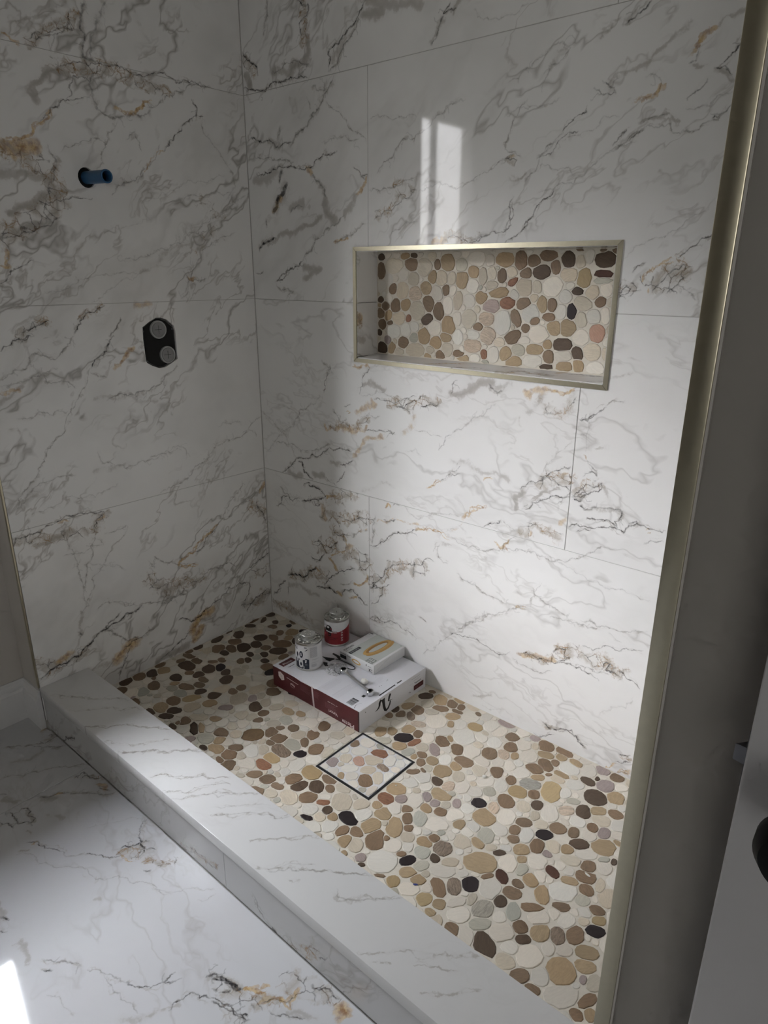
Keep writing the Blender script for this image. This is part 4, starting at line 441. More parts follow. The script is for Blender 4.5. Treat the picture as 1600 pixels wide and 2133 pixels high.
# ------------------------------------------------------------------ pebbles
PAL = {'W': (.70, .655, .575, .12), 'L': (.57, .505, .40, .22), 'T': (.385, .285, .172, .32), 'B': (.225, .155, .098, .38), 'D': (.105, .072, .048, .40), 'K': (.026, .018, .019, .25),
       'G': (.46, .44, .365, .22), 'P': (.36, .29, .265, .35), 'O': (.43, .32, .175, .22), 'R': (.27, .135, .080, .75), 'Q': (.085, .038, .024, .35), 'C': (.48, .30, .22, .35),
       'S': (.54, .44, .34, .60), 'Z': (.25, .19, .14, .95), 'E': (.38, .36, .31, .65), 'Y': (.21, .135, .070, .35)}
def pebble_layout(rect, traced, rs, seed, mix, forbid=None, tries=9000, gap=.0009):
    rr = np.random.RandomState(seed); x0, y0, x1, y1 = rect
    C0, A_, B_, TH, CD = [], [], [], [], []
    for it in traced.split(';'):
        x, y, a, b, t, c = it.split(' '); C0.append((float(x)/1000, float(y)/1000)); A_.append(float(a)/1000); B_.append(float(b)/1000); TH.append(math.radians(float(t))); CD.append(c)
    C0 = [list(c) for c in C0]; cs = np.array(C0); ra = np.array(A_); rb = np.array(B_)
    keys = [k for k, _ in mix]; pr = np.array([p for _, p in mix]); pr = pr/pr.sum()
    th = np.array(TH)
    def elr(th_, a, b, dx, dy):
        ang = np.arctan2(dy, dx)-th_; return a*b/np.sqrt((b*np.cos(ang))**2+(a*np.sin(ang))**2)
    for k in range(tries):
        r = rs[0]*(rs[1]/rs[0])**((k/tries)**.8)
        x, y = rr.uniform(x0+.002, x1-.002), rr.uniform(y0+.002, y1-.002)
        if forbid and forbid[0] < x < forbid[2] and forbid[1] < y < forbid[3]: continue
        dx, dy = x-cs[:, 0], y-cs[:, 1]; d = np.hypot(dx, dy); R = elr(th, ra, rb, dx, dy)
        if (d < R+r*.72).any(): continue
        cs = np.vstack((cs, (x, y))); q = rr.uniform(1.0, 1.35); ra = np.append(ra, r*q); rb = np.append(rb, r); th = np.append(th, rr.uniform(0, math.pi)); CD.append(keys[rr.choice(len(keys), p=pr)])
    n = len(cs); ND_ = 14; D2 = np.hypot(cs[:, None, 0]-cs[None, :, 0], cs[:, None, 1]-cs[None, :, 1]); np.fill_diagonal(D2, 9)
    K = min(14, n-1); NB = np.argsort(D2, 1)[:, :K]
    ang = np.linspace(0, 2*math.pi, ND_, endpoint=False)[None, :]+rr.uniform(0, .4, (n, 1))
    jit = 1+rr.normal(0, .075, (n, ND_)); jit = (jit+np.roll(jit, 1, 1))/2
    Re = ra[:, None]*rb[:, None]/np.sqrt((rb[:, None]*np.cos(ang-th[:, None]))**2+(ra[:, None]*np.sin(ang-th[:, None]))**2)
    tr = np.arange(n) < len(A_)
    T = Re*jit*np.where(tr, 1.16, 1.7)[:, None]
    sc = np.sqrt(ra*rb)
    for step in range(40):
        X = cs[:, 0, None]+T*np.cos(ang); Y = cs[:, 1, None]+T*np.sin(ang)
        own = T/Re
        bad = np.zeros_like(T, bool)
        for k in range(K):
            j = NB[:, k][:, None]; dx = X-cs[j, 0]; dy = Y-cs[j, 1]; dd = np.hypot(dx, dy); a, b, t_ = ra[j], rb[j], th[j]
            al = np.arctan2(dy, dx)-t_; Rj = a*b/np.sqrt((b*np.cos(al))**2+(a*np.sin(al))**2)
            bad |= (dd/Rj < own)
        bad |= (X < x0+gap) | (X > x1-gap) | (Y < y0+gap) | (Y > y1-gap)
        if forbid: bad |= (X > forbid[0]-gap) & (X < forbid[2]+gap) & (Y > forbid[1]-gap) & (Y < forbid[3]+gap)
        if not bad.any(): break
        T = np.where(bad, T*.955, T)
    T = T-gap*(.7+.5*rr.rand(n, 1))
    Ts = (np.roll(T, 1, 1)+2*T+np.roll(T, -1, 1))/4; T = .5*T+.5*np.minimum(T*1.04, Ts)
    out = []
    for i in range(n):
        t = T[i]
        if np.median(t) < .0035 or (t < .0008).sum() > 4: continue
        t = np.maximum(t, .0008)
        out.append((cs[i, 0], cs[i, 1], [(cs[i, 0]+t[k]*math.cos(ang[i, k]), cs[i, 1]+t[k]*math.sin(ang[i, k])) for k in range(ND_)], CD[i], float(th[i]), float(np.mean(t)), bool(tr[i])))
    return out
def build_pebbles(lay, P, parent, base_h, hgt, seed, limit, name='pebble'):
    """P maps (u, v, height) to the world. The largest become single parts, the rest one joined part."""
    rr = random.Random(seed); order = sorted(range(len(lay)), key=lambda i: -lay[i][5]*(1.25 if lay[i][6] else 1)); single = set(order[:limit])
    rest = ([], [], [], [])
    for i, (cx, cy, poly, cd, th, rad, tr) in enumerate(lay):
        n = len(poly); h = hgt*rr.uniform(.75, 1.2); inset = min(.0011, rad*.2)
        tl = (rr.uniform(-.006, .006), rr.uniform(-.006, .006))
        vs = [P(x, y, base_h) for x, y in poly]
        for x, y in poly:
            d = math.hypot(x-cx, y-cy); k = max(0, 1-inset*.35/max(d, 1e-6)); xx, yy = cx+(x-cx)*k, cy+(y-cy)*k; vs.append(P(xx, yy, h*.6+(xx-cx)*tl[0]+(yy-cy)*tl[1]))
        for x, y in poly:
            d = math.hypot(x-cx, y-cy); k = max(0, 1-inset*1.5/max(d, 1e-6)); xx, yy = cx+(x-cx)*k, cy+(y-cy)*k; vs.append(P(xx, yy, h+(xx-cx)*tl[0]+(yy-cy)*tl[1]))
        fs = [tuple(range(2*n, 3*n))]
        for r0 in (0, n):
            for k in range(n): fs.append((r0+k, r0+(k+1) % n, r0+n+(k+1) % n, r0+n+k))
        c = PAL[cd]; j = rr.uniform(.88, 1.12); w = rr.uniform(-.03, .03); col = (min(1, c[0]*j*(1+w)), min(1, c[1]*j), min(1, c[2]*j*(1-w)), c[3]*rr.uniform(.7, 1.2))
        an = th+rr.uniform(-.5, .5); ca, sa = math.cos(an), math.sin(an); ox, oy = rr.uniform(0, 9), rr.uniform(0, 9)
        pp = [(x, y) for x, y in poly]*3; uvs = [((x-cx)*ca+(y-cy)*sa+ox, -(x-cx)*sa+(y-cy)*ca+oy) for x, y in pp]
        if i in single:
            me = bpy.data.meshes.new(name); me.from_pydata(vs, [], fs); me.materials.append(M_peb)
            ca_ = me.color_attributes.new('Col', 'FLOAT_COLOR', 'POINT'); ca_.data.foreach_set('color', list(col)*len(vs))
            uv = me.uv_layers.new(name='UVMap'); li = [0]*len(me.loops); me.loops.foreach_get('vertex_index', li); uv.data.foreach_set('uv', [v for q in li for v in uvs[q]])
            me.update(); link(bpy.data.objects.new(name, me), parent)
        else:
            o = len(rest[0]); rest[0].extend(vs); rest[1].extend([tuple(o+q for q in f) for f in fs]); rest[2].extend([col]*len(vs)); rest[3].extend(uvs)
    if rest[0]:
        me = bpy.data.meshes.new('small_pebbles'); me.from_pydata(rest[0], [], rest[1]); me.materials.append(M_peb)
        ca_ = me.color_attributes.new('Col', 'FLOAT_COLOR', 'POINT'); ca_.data.foreach_set('color', [v for q in rest[2] for v in q])
        uv = me.uv_layers.new(name='UVMap'); li = [0]*len(me.loops); me.loops.foreach_get('vertex_index', li); uv.data.foreach_set('uv', [v for q in li for v in rest[3][q]])
        me.update(); o = link(bpy.data.objects.new('small_pebbles', me), parent); o['kind'] = 'stuff'
MIX = [('W', .76), ('L', .13), ('G', .02), ('T', .04), ('B', .03), ('P', .02)]
# niche back: bed of grout with pebbles
nb = box('niche_back', (NX0, ND+.0012, NZ0), (NX1, ND+.0125, NZ1), M_grout, wall_back)
nl = pebble_layout((NX0+.006, NZ0+.012, NX1-.006, NZ1-.004), PEB_NICHE, (.017, .006), 3, MIX, tries=4000)
build_pebbles(nl, lambda u, v, h: (u, ND+.0012-h, v), nb, -.0003, .0018, 4, 290)
# niche frame: four mitred metal profiles
def frame_profile(p0, p1, p2, p3):
    """quad prism in the wall plane: outer p0 p1, inner p2 p3 (x, z), raised lip"""
    bm = bmesh.new(); A = [(p0, -.0035), (p1, -.0035), (p2, -.0035), (p3, -.0035)]
    f = [bm.verts.new((p[0], y, p[1])) for p, y in A]; b = [bm.verts.new((p[0], .006, p[1])) for p, _ in A]
    bm.faces.new(f); bm.faces.new(b[::-1])
    for i in range(4): bm.faces.new((f[i], b[i], b[(i+1) % 4], f[(i+1) % 4]))
    es = [e for e in bm.edges if all(v in f for v in e.verts)]
    bmesh.ops.bevel(bm, geom=[es[0], es[2]] if len(es) == 4 else es, offset=.0014, segments=2, affect='EDGES')
    return bm
nf = thing('niche_frame', 'brushed champagne-gold metal frame edging the shower wall niche', 'trim', (.868, 0, 1.18))
wd = .0115; ox0, ox1, oz0, oz1 = NX0-.008, NX1+.008, NZ0-.008, NZ1+.009
def cn(o, sx, sz, k): return (o[0]+sx*k, o[1]+sz*k)
c = [(ox0, oz0), (ox1, oz0), (ox1, oz1), (ox0, oz1)]; ci = [cn(c[0], 1, 1, wd), cn(c[1], -1, 1, wd), cn(c[2], -1, -1, wd), cn(c[3], 1, -1, wd)]
for i in range(4):
    j = (i+1) % 4; o = bm_obj('frame_bar', frame_profile(c[i], c[j], ci[j], ci[i]), M_gold, None); o.parent = nf; o.matrix_parent_inverse = Matrix.Translation((-.868, 0, -1.18))
# ------------------------------------------------------------------ left wall (shower part)
bm = bmesh.new(); bm_box(bm, (-.25, -.895, -.06), (-.009, .02, 2.6))
wall_left = struct(bm_obj('wall_left', bm, M_joint), 'left shower wall of large marble-look tiles with the pipe stub and valve', 'wall')
Pl = lambda u, v, d: (-d, -u, v)
# valve opening polygon (y, z) cut through the tile of row two
VO = [(-.432, 1.118), (-.409, 1.132), (-.385, 1.143), (-.367, 1.143), (-.347, 1.136), (-.325, 1.117), (-.321, 1.101), (-.322, 1.016), (-.346, 1.004), (-.368, .994), (-.389, .993), (-.410, 1.001), (-.430, 1.013), (-.432, 1.02), (-.434, 1.086)]
PIPE = (-.548, 1.512); PR = .024
def ltile(v0, v1, hole=None, polyhole=None):
    u0, u1 = g, .8975; v0 += g; v1 -= g
    if polyhole is None: return tile('tile', [(u0, v0, u1, v1)], Pl, lambda u, v: (u, v), M_left, wall_left)
    bm = bmesh.new(); ul = bm.loops.layers.uv.new('UVMap')
    outer = [(u0, v0), (u1, v0), (u1, v1), (u0, v1)]; hl = [(-y, z) for y, z in polyhole]
    def ring(pts, d): return [bm.verts.new(Pl(p[0], p[1], d)) for p in pts]
    o0, h0 = ring(outer, 0), ring(hl, 0); o1, h1 = ring(outer, .009), ring(hl, .009)
    eds = [bm.edges.new((o0[i], o0[(i+1) % 4])) for i in range(4)]+[bm.edges.new((h0[i], h0[(i+1) % len(h0)])) for i in range(len(h0))]
    bmesh.ops.triangle_fill(bm, use_beauty=True, use_dissolve=False, edges=eds, normal=Vector((1, 0, 0)))
    for a, b in ((o0, o1), (h0, h1)):
        for i in range(len(a)): bm.faces.new((a[i], a[(i+1) % len(a)], b[(i+1) % len(a)], b[i]))
    bmesh.ops.recalc_face_normals(bm, faces=bm.faces)
    if max(bm.faces, key=lambda f: f.calc_area()).normal.x < 0: bmesh.ops.reverse_faces(bm, faces=bm.faces)
    for f in bm.faces:
        for lp in f.loops: lp[ul].uv = (-lp.vert.co.y, lp.vert.co.z)
    me = bpy.data.meshes.new('tile'); bm.to_mesh(me); bm.free(); me.materials.append(M_left)
    return link(bpy.data.objects.new('tile', me), wall_left)
ltile(ZR[0], ZR[1]); ltile(ZR[1], ZR[2], polyhole=VO)
ltile(ZR[2], ZR[3], polyhole=[(PIPE[0]+PR*math.cos(t), PIPE[1]+PR*math.sin(t)*1.05) for t in np.linspace(0, 2*math.pi, 20, endpoint=False)])
ltile(ZR[3], ZR[4]); ltile(ZR[4], ZR[5])
strips([((-.0088, -.8975, z-.002), (-.0012, 0, z+.002)) for z in ZR[1:5]], wall_left)
# valve rough-in: black guard with ribs and two capped ports
vt = thing('valve_rough_in', 'black shower valve guard with two round grey caps set in the left wall', 'valve', (-.008, -.377, 1.067))
def off(o, t): o.parent = t; o.matrix_parent_inverse = Matrix.Translation(-t.location); return o
bm = bmesh.new(); sh = [(-.377+(y+.377)*.985, 1.067+(z-1.067)*.985) for y, z in VO]
a = [bm.verts.new((-.0086, y, z)) for y, z in sh]; b = [bm.verts.new((-.0070, y, z)) for y, z in sh]
bm.faces.new(b)
for i in range(len(a)): bm.faces.new((a[i], a[(i+1) % len(a)], b[(i+1) % len(a)], b[i]))
off(bm_obj('guard', bm, M_dark), vt)
bm = bmesh.new(); rim = [(-.377+(y+.377)*.93, 1.067+(z-1.067)*.955) for y, z in VO]; rim.append(rim[0]); bm_tube(bm, [(-.0058, y, z) for y, z in rim], .0012, 6)
off(bm_obj('guard_rim', bm, simple('worn_black_rim', (.10, .10, .10), .3, nscale=90, namt=.6), smooth=True), vt)
for (cy_, cz_, r_c) in ((-.378, 1.108, .0270), (-.354, 1.031, .0262)):
    off(lathe('port_rim', [(r_c, -.002), (r_c, .0055), (r_c-.001, .0065), (r_c-.0035, .0065), (r_c-.0045, .0040)], M_caprim, None, (1, 0, 0), (-.0065, cy_, cz_), 40), vt)
    cp = lathe('port_cap', [(r_c-.0055, 0), (r_c-.0055, .0052), (r_c-.0065, .0060)], M_cap, None, (1, 0, 0), (-.0065, cy_, cz_), 40); off(cp, vt)
    bm = bmesh.new(); bm_box(bm, (-.0008, cy_-.014, cz_-.0006), (-.0001, cy_+.010, cz_+.0006)); bm_box(bm, (-.0008, cy_-.0006, cz_-.012), (-.0001, cy_+.0006, cz_+.012))
    ms = bm_obj('cross_mark', bm, M_dark); off(ms, vt)
for y, z in ((-.428, 1.105), (-.328, 1.107), (-.424, 1.016)):
    off(lathe('screw', [(.0028, 0), (.0028, .0014), (.0016, .0024)], M_steel, None, (1, 0, 0), (-.0071, y, z), 12), vt)
# pipe stub
pt = thing('pipe_stub', 'blue plastic pipe stub poking out of the left shower wall', 'pipe', (0, PIPE[0], PIPE[1]))
ax = Vector((1, .02, -.035)).normalized()
o = lathe('pipe', [(.0150, 0), (.0160, .001), (.0160, .104), (.0168, .105), (.0168, .112), (.0160, .113), (.0128, .113), (.0128, .06)], M_blue, None, ax, (-.018, PIPE[0]+.004, PIPE[1]+.001), 32, caps=True); off(o, pt)
off(lathe('hole_back', [(PR*1.1, 0), (PR*1.1, .001)], M_dark, None, (1, 0, 0), (-.0095, PIPE[0], PIPE[1]), 24), pt)
off(lathe('pipe_bore', [(.0126, 0), (.0126, .001)], M_dark, None, ax, Vector((-.018, PIPE[0]+.004, PIPE[1]+.001))+ax*.085, 24), pt)
# gold edge trim of the left wall
lt = thing('tile_edge_trim', 'slim champagne-gold metal edge strip at the end of the left shower wall', 'trim', (0, -.9, .097))
bm = bmesh.new(); bm_box(bm, (-.009, -.9035, .0975), (.0012, -.8985, 2.6), .0008, 2); off(bm_obj('profile', bm, M_gold, smooth=True), lt)
# ------------------------------------------------------------------ painted left wall with window, return and baseboard
XL = -.11; WY0, WY1, WZ0, WZ1 = -1.54, -1.00, .80, 1.97
bm = bmesh.new(); T_ = .14
for a, b in (((XL-T_, -4.7, Z0), (XL, WY0, 2.6)), ((XL-T_, WY1, Z0), (XL, -.895, 2.6)), ((XL-T_, WY0, Z0), (XL, WY1, WZ0)), ((XL-T_, WY0, WZ1), (XL, WY1, 2.6)), ((XL-.02, -.9, Z0), (-.0095, -.85, 2.6))): bm_box(bm, a, b)
wl2 = struct(bm_obj('wall_window_side', bm, M_paint_lit), 'greige painted wall with the window, set back beside the left shower wall', 'wall')
wn = thing('window_1', 'tall white-framed window in the painted left wall', 'window', (XL-.06, (WY0+WY1)/2, WZ0)); wn['kind'] = 'structure'
def wpart(name, a, b, m, bevel=.002, parent=wn): o = box(name, a, b, m, None, bevel, 2); return off(o, wn)
GX = -.17
wpart('window_frame', (GX-.03, WY0, WZ0), (GX+.025, WY0+.045, WZ1), M_white); wpart('window_frame', (GX-.03, WY1-.088, WZ0), (GX+.025, WY1, WZ1), M_white)
wpart('window_frame', (GX-.03, WY0, WZ0), (GX+.025, WY1, WZ0+.05), M_white); wpart('window_frame', (GX-.03, WY0, WZ1-.05), (GX+.025, WY1, WZ1), M_white)
wpart('mullion', (GX-.02, -1.222, WZ0+.05), (GX+.01, -1.204, WZ1-.05), simple('mullion_grey', (.30, .30, .31), .5))
wpart('window_pane', (GX-.004, WY0+.045, WZ0+.05), (GX, -1.222, WZ1-.05), M_glass, 0); wpart('window_pane', (GX-.004, -1.204, WZ0+.05), (GX, WY1-.088, WZ1-.05), M_glass, 0)
for a, b in (((XL, WY0-.07, WZ0-.07), (XL+.014, WY0, WZ1+.07)), ((XL, WY0-.07, WZ1), (XL+.014, WY1, WZ1+.07)), ((XL, WY0-.09, WZ0-.022), (XL+.03, WY1, WZ0))): wpart('casing', a, b, M_white)
nh = bmesh.new(); bm_box(nh, (-6.5, -3.0, -.6), (-3.0, 5.0, 3.25)); bm_box(nh, (-6.8, -3.25, 3.25), (-2.75, 5.2, 3.42))  # unseen block added to keep straight-on sky light out of the window
struct(bm_obj('added_sky_blocker', nh, simple('dark_blocker', (.07, .062, .055), .8)), 'added dark house-shaped block outside, unseen, cuts straight-on sky light', 'building')
ev = struct(box('added_eave_blocker', (-.99, -4.8, 2.42), (-.25, .3, 2.60), M_ceil), 'added unseen eave slab above the window, cuts steep sky light', 'trim')  # overhang added out of view to cut steep sky light
BP = [(0, 0), (.015, 0), (.015, .098), (.0125, .105), (.0125, .110), (.009, .119), (.006, .124), (.005, .134), (0, .134)]
def baseboard(name, path, nrm, label):
    """path: list of (x, y) on the wall; nrm: outward offset direction for each point"""
    bm = bmesh.new(); R = []
    for (x, y), (nx, ny) in zip(path, nrm): R.append([bm.verts.new((x+nx*d, y+ny*d, Z0+h)) for d, h in BP])
    for p, q in zip(R, R[1:]):
        for i in range(len(BP)-1): bm.faces.new((p[i], p[i+1], q[i+1], q[i]))
    bm.faces.new(R[0]); bm.faces.new(R[-1][::-1])
    return struct(bm_obj(name, bm, M_white), label, 'baseboard')
baseboard('baseboard_left', [(XL, -4.6), (XL, -.9)], [(1, 0), (1, -1)], 'white moulded baseboard along the painted window wall')
baseboard('baseboard_return', [(XL, -.9), (-.0005, -.9)], [(1, -1), (0, -1)], 'short white baseboard piece between the wall corner and the shower curb')
# ------------------------------------------------------------------ right wall (end of the shower, painted face) and its gold corner strip
wr = struct(box('wall_right', (1.741, -.8985, -.06), (4.2, .16, 2.6), M_paint_shaded), 'greige painted wall face, shaded in its colour, at the right end of the shower', 'wall')
Pr = lambda u, v, d: (1.7305+d, -u, v)
for i in range(5): tile('tile', [(g, ZR[i]+g, .893, ZR[i+1]-g)], Pr, lambda u, v: (u+2.2, v), M_plainmarble, wr)
rt = thing('wall_corner_trim', 'tall champagne-gold metal corner strip on the right shower wall', 'trim', (1.74, -.9, .09))
bm = bmesh.new(); bm_box(bm, (1.7290, -.9030, .0975), (1.7490, -.8935, 2.6), .0012, 2); off(bm_obj('profile', bm, M_gold, smooth=True), rt)
bm = bmesh.new(); bm_box(bm, (1.7490, -.9015, .0975), (1.7515, -.8980, 2.6)); off(bm_obj('caulk_line', bm, M_paint_lit), rt)
# ------------------------------------------------------------------ other room surfaces
wf = struct(box('wall_far', (-.25, -4.8, Z0), (4.2, -4.6, 2.6), M_paint_shaded), 'painted wall behind the camera', 'wall')
M_fill = bpy.data.materials.new('fill_panel_glow'); M_fill.use_nodes = True; _n = M_fill.node_tree.nodes; _n.clear(); _e = _n.new('ShaderNodeEmission'); _e.inputs[0].default_value = (1, .985, .95, 1); _e.inputs[1].default_value = 3.9  # glow added as soft fill light from behind the camera
_o = _n.new('ShaderNodeOutputMaterial'); M_fill.node_tree.links.new(_e.outputs[0], _o.inputs[0])
w2 = thing('fill_panel', 'added glowing fill panel in window form, behind the camera', 'window', (3.35, -4.6, .9)); w2['kind'] = 'structure'
off0 = lambda o, t: (setattr(o, 'parent', t), setattr(o, 'matrix_parent_inverse', Matrix.Translation(-t.location)))
off0(box('window_pane', (2.65, -4.598, .9), (4.05, -4.592, 2.1), M_fill), w2)  # glowing face of the added fill panel
for a, b in (((2.57, -4.6, .82), (2.65, -4.58, 2.18)), ((4.05, -4.6, .82), (4.13, -4.58, 2.18)), ((2.57, -4.6, 2.1), (4.13, -4.58, 2.18)), ((2.57, -4.6, .82), (4.13, -4.57, .9)), ((3.34, -4.6, .9), (3.36, -4.585, 2.1))): off0(box('window_frame', a, b, M_white), w2)  # bars framing the added fill panel
we = struct(box('wall_entry', (4.2, -4.8, Z0), (4.35, .16, 2.6), M_paint_shaded), 'painted wall to the right behind the door', 'wall')
cl_ = struct(box('ceiling', (-.25, -4.8, 2.6), (4.35, .16, 2.7), M_ceil), 'plain white ceiling', 'ceiling')
fl = struct(box('floor', (-.25, -4.7, Z0-.06), (4.2, -.89, Z0-.008), M_joint), 'bathroom floor of polished white marble-look tiles', 'floor')
Pf = lambda u, v, d: (u, -v, Z0-d)
rows = [(.897, 1.492), (1.492, 2.092), (2.092, 2.692), (2.692, 3.292), (3.292, 3.892), (3.892, 4.6)]
for ri, (v0, v1) in enumerate(rows):
    xs = [XL]+[x for x in ([.266, 1.466, 2.666, 3.866] if ri % 2 == 0 else [.866, 2.066, 3.266])]+[4.2]
    for a, b in zip(xs, xs[1:]):
        tile('tile', [(a+g, v0+g, b-g, v1-g)], Pf, lambda u, v: (u, v), M_floor, fl, bev=.0006)
strips([((XL, -v-.002, Z0-.0085), (4.2, -v+.002, Z0-.0012)) for v in (1.492, 2.092, 2.692, 3.292, 3.892)]+[((.264, -1.492, Z0-.0085), (.268, -.897, Z0-.0012)), ((1.464, -1.492, Z0-.0085), (1.468, -.897, Z0-.0012))], fl)
# ------------------------------------------------------------------ shower floor
sf = struct(box('floor_shower', (-.02, -.80, -.06), (1.7305, .02, -.0012), M_grout), 'shower floor of sliced brown and cream pebbles in pale grout', 'floor')
DR = (.7845, -.5155, .9795, -.3245)
lay = pebble_layout((.0005, -.7500, 1.7300, -.0005), PEB_FLOOR, (.021, .0065), 5, MIX, forbid=(DR[0]-.001, DR[1]-.001, DR[2]+.001, DR[3]+.001), tries=14000)
build_pebbles(lay, lambda u, v, h: (u, v, h-.0012), sf, -.0004, .0017, 6, 298)
# drain: black slot frame, steel tray edge, grout bed, pebbles
dr = thing('tile_in_drain', 'square tile-in shower drain filled with pebbles inside a black slot frame', 'drain', ((DR[0]+DR[2])/2, (DR[1]+DR[3])/2, 0))
def ringbox(x0, y0, x1, y1, w, z0, z1):
    bm = bmesh.new()
    for a, b in (((x0, y0, z0), (x1, y0+w, z1)), ((x0, y1-w, z0), (x1, y1, z1)), ((x0, y0+w, z0), (x0+w, y1-w, z1)), ((x1-w, y0+w, z0), (x1, y1-w, z1))): bm_box(bm, a, b)
    return bm
off(bm_obj('slot_frame', ringbox(*DR, .0052, -.0013, .0004), M_drain), dr)
off(bm_obj('tray_rim', ringbox(DR[0]+.0052, DR[1]+.0052, DR[2]-.0052, DR[3]-.0052, .0012, -.0013, .0009), M_steel), dr)
bed = off(box('tray_bed', (DR[0]+.0064, DR[1]+.0064, -.0013), (DR[2]-.0064, DR[3]-.0064, -.0002), simple('tray_grout', (.66, .655, .65), .7, nscale=60, namt=.06)), dr)
dl = pebble_layout((DR[0]+.0066, DR[1]+.0066, DR[2]-.0066, DR[3]-.0066), PEB_DRAIN, (.017, .007), 8, [('W', .8), ('L', .2)], tries=1500)
build_pebbles(dl, lambda u, v, h: (u, v, h-.0002), bed, -.0004, .0014, 9, 290)
# ------------------------------------------------------------------ curb
cb = thing('shower_curb', 'white stone shower curb with grey-veined slab top and tiled front', 'curb', (.87, -.82, Z0))
bm = bmesh.new(); bm_box(bm, (.0008, -.900, .0675), (1.7302, -.7485, .0970), .0012, 2)
o = bm_obj('slab', bm, M_top, smooth=True); set_uv(o, lambda c_: (c_.x, -c_.y)); off(o, cb)
bm = bmesh.new(); bm_box(bm, (.0008, -.886, Z0-.05), (1.7302, -.760, .0670)); off(bm_obj('curb_core', bm, M_joint), cb)
Pc = lambda u, v, d: (u, -.8955+d, v)
for a, b in ((.0012, .8875), (.8885, 1.7302)):
    off(tile('front_tile', [(a, Z0+.001, b, .0668)], Pc, lambda u, v: (u, max(v+.048, 0)*1.0), M_riser, None, depth=.009, bev=.0005), cb)
off(tile('back_tile', [(.0012, .0003, 1.7302, .0668)], lambda u, v, d: (u, -.7505-d, v), lambda u, v: (u, v+3), M_plainmarble, None, depth=.009), cb)
# ------------------------------------------------------------------ door with knob and latch
dX, dY = 1.849, -1.000
do = thing('door_1', 'white door leaf standing open against the painted wall', 'door', (dX+.38, dY+.017, Z0)); do['kind'] = 'structure'
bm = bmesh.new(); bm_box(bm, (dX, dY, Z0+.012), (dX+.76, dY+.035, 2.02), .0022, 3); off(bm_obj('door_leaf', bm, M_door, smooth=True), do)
KX, KZ = 1.907, .884
kb = lathe('door_knob', [(.033, 0), (.033, .004), (.030, .008), (.013, .011), (.0115, .048), (.016, .055), (.0260, .063), (.0305, .075), (.0300, .086), (.024, .097), (.012, .102)], M_blackmatte, None, (0, -1, 0), (KX, dY, KZ), 40); off(kb, do)
bm = bmesh.new(); bm_box(bm, (dX-.0012, dY+.006, KZ-.028), (dX+.002, dY+.029, KZ+.028)); off(bm_obj('latch_plate', bm, M_steel), do)
bm = bmesh.new(); vs = [(dX-.011, dY+.012, KZ-.008), (dX-.011, dY+.012, KZ+.008), (dX, dY+.010, KZ-.009), (dX, dY+.010, KZ+.009), (dX, dY+.025, KZ-.009), (dX, dY+.025, KZ+.009), (dX-.009, dY+.014, KZ-.008), (dX-.009, dY+.014, KZ+.008)]
V = [bm.verts.new(v) for v in vs]
for f in ((0, 1, 3, 2), (2, 3, 5, 4), (4, 5, 7, 6), (6, 7, 1, 0), (1, 7, 5, 3), (0, 2, 4, 6)): bm.faces.new([V[i] for i in f])
off(bm_obj('latch_bolt', bm, M_steel), do)
off(box('door_foot_pad', (dX+.3, dY+.01, Z0), (dX+.34, dY+.025, Z0+.013), M_black), do)
off(box('hinge_leaf', (dX+.755, dY+.035, .2), (dX+.765, -.9, .3), M_black), do)

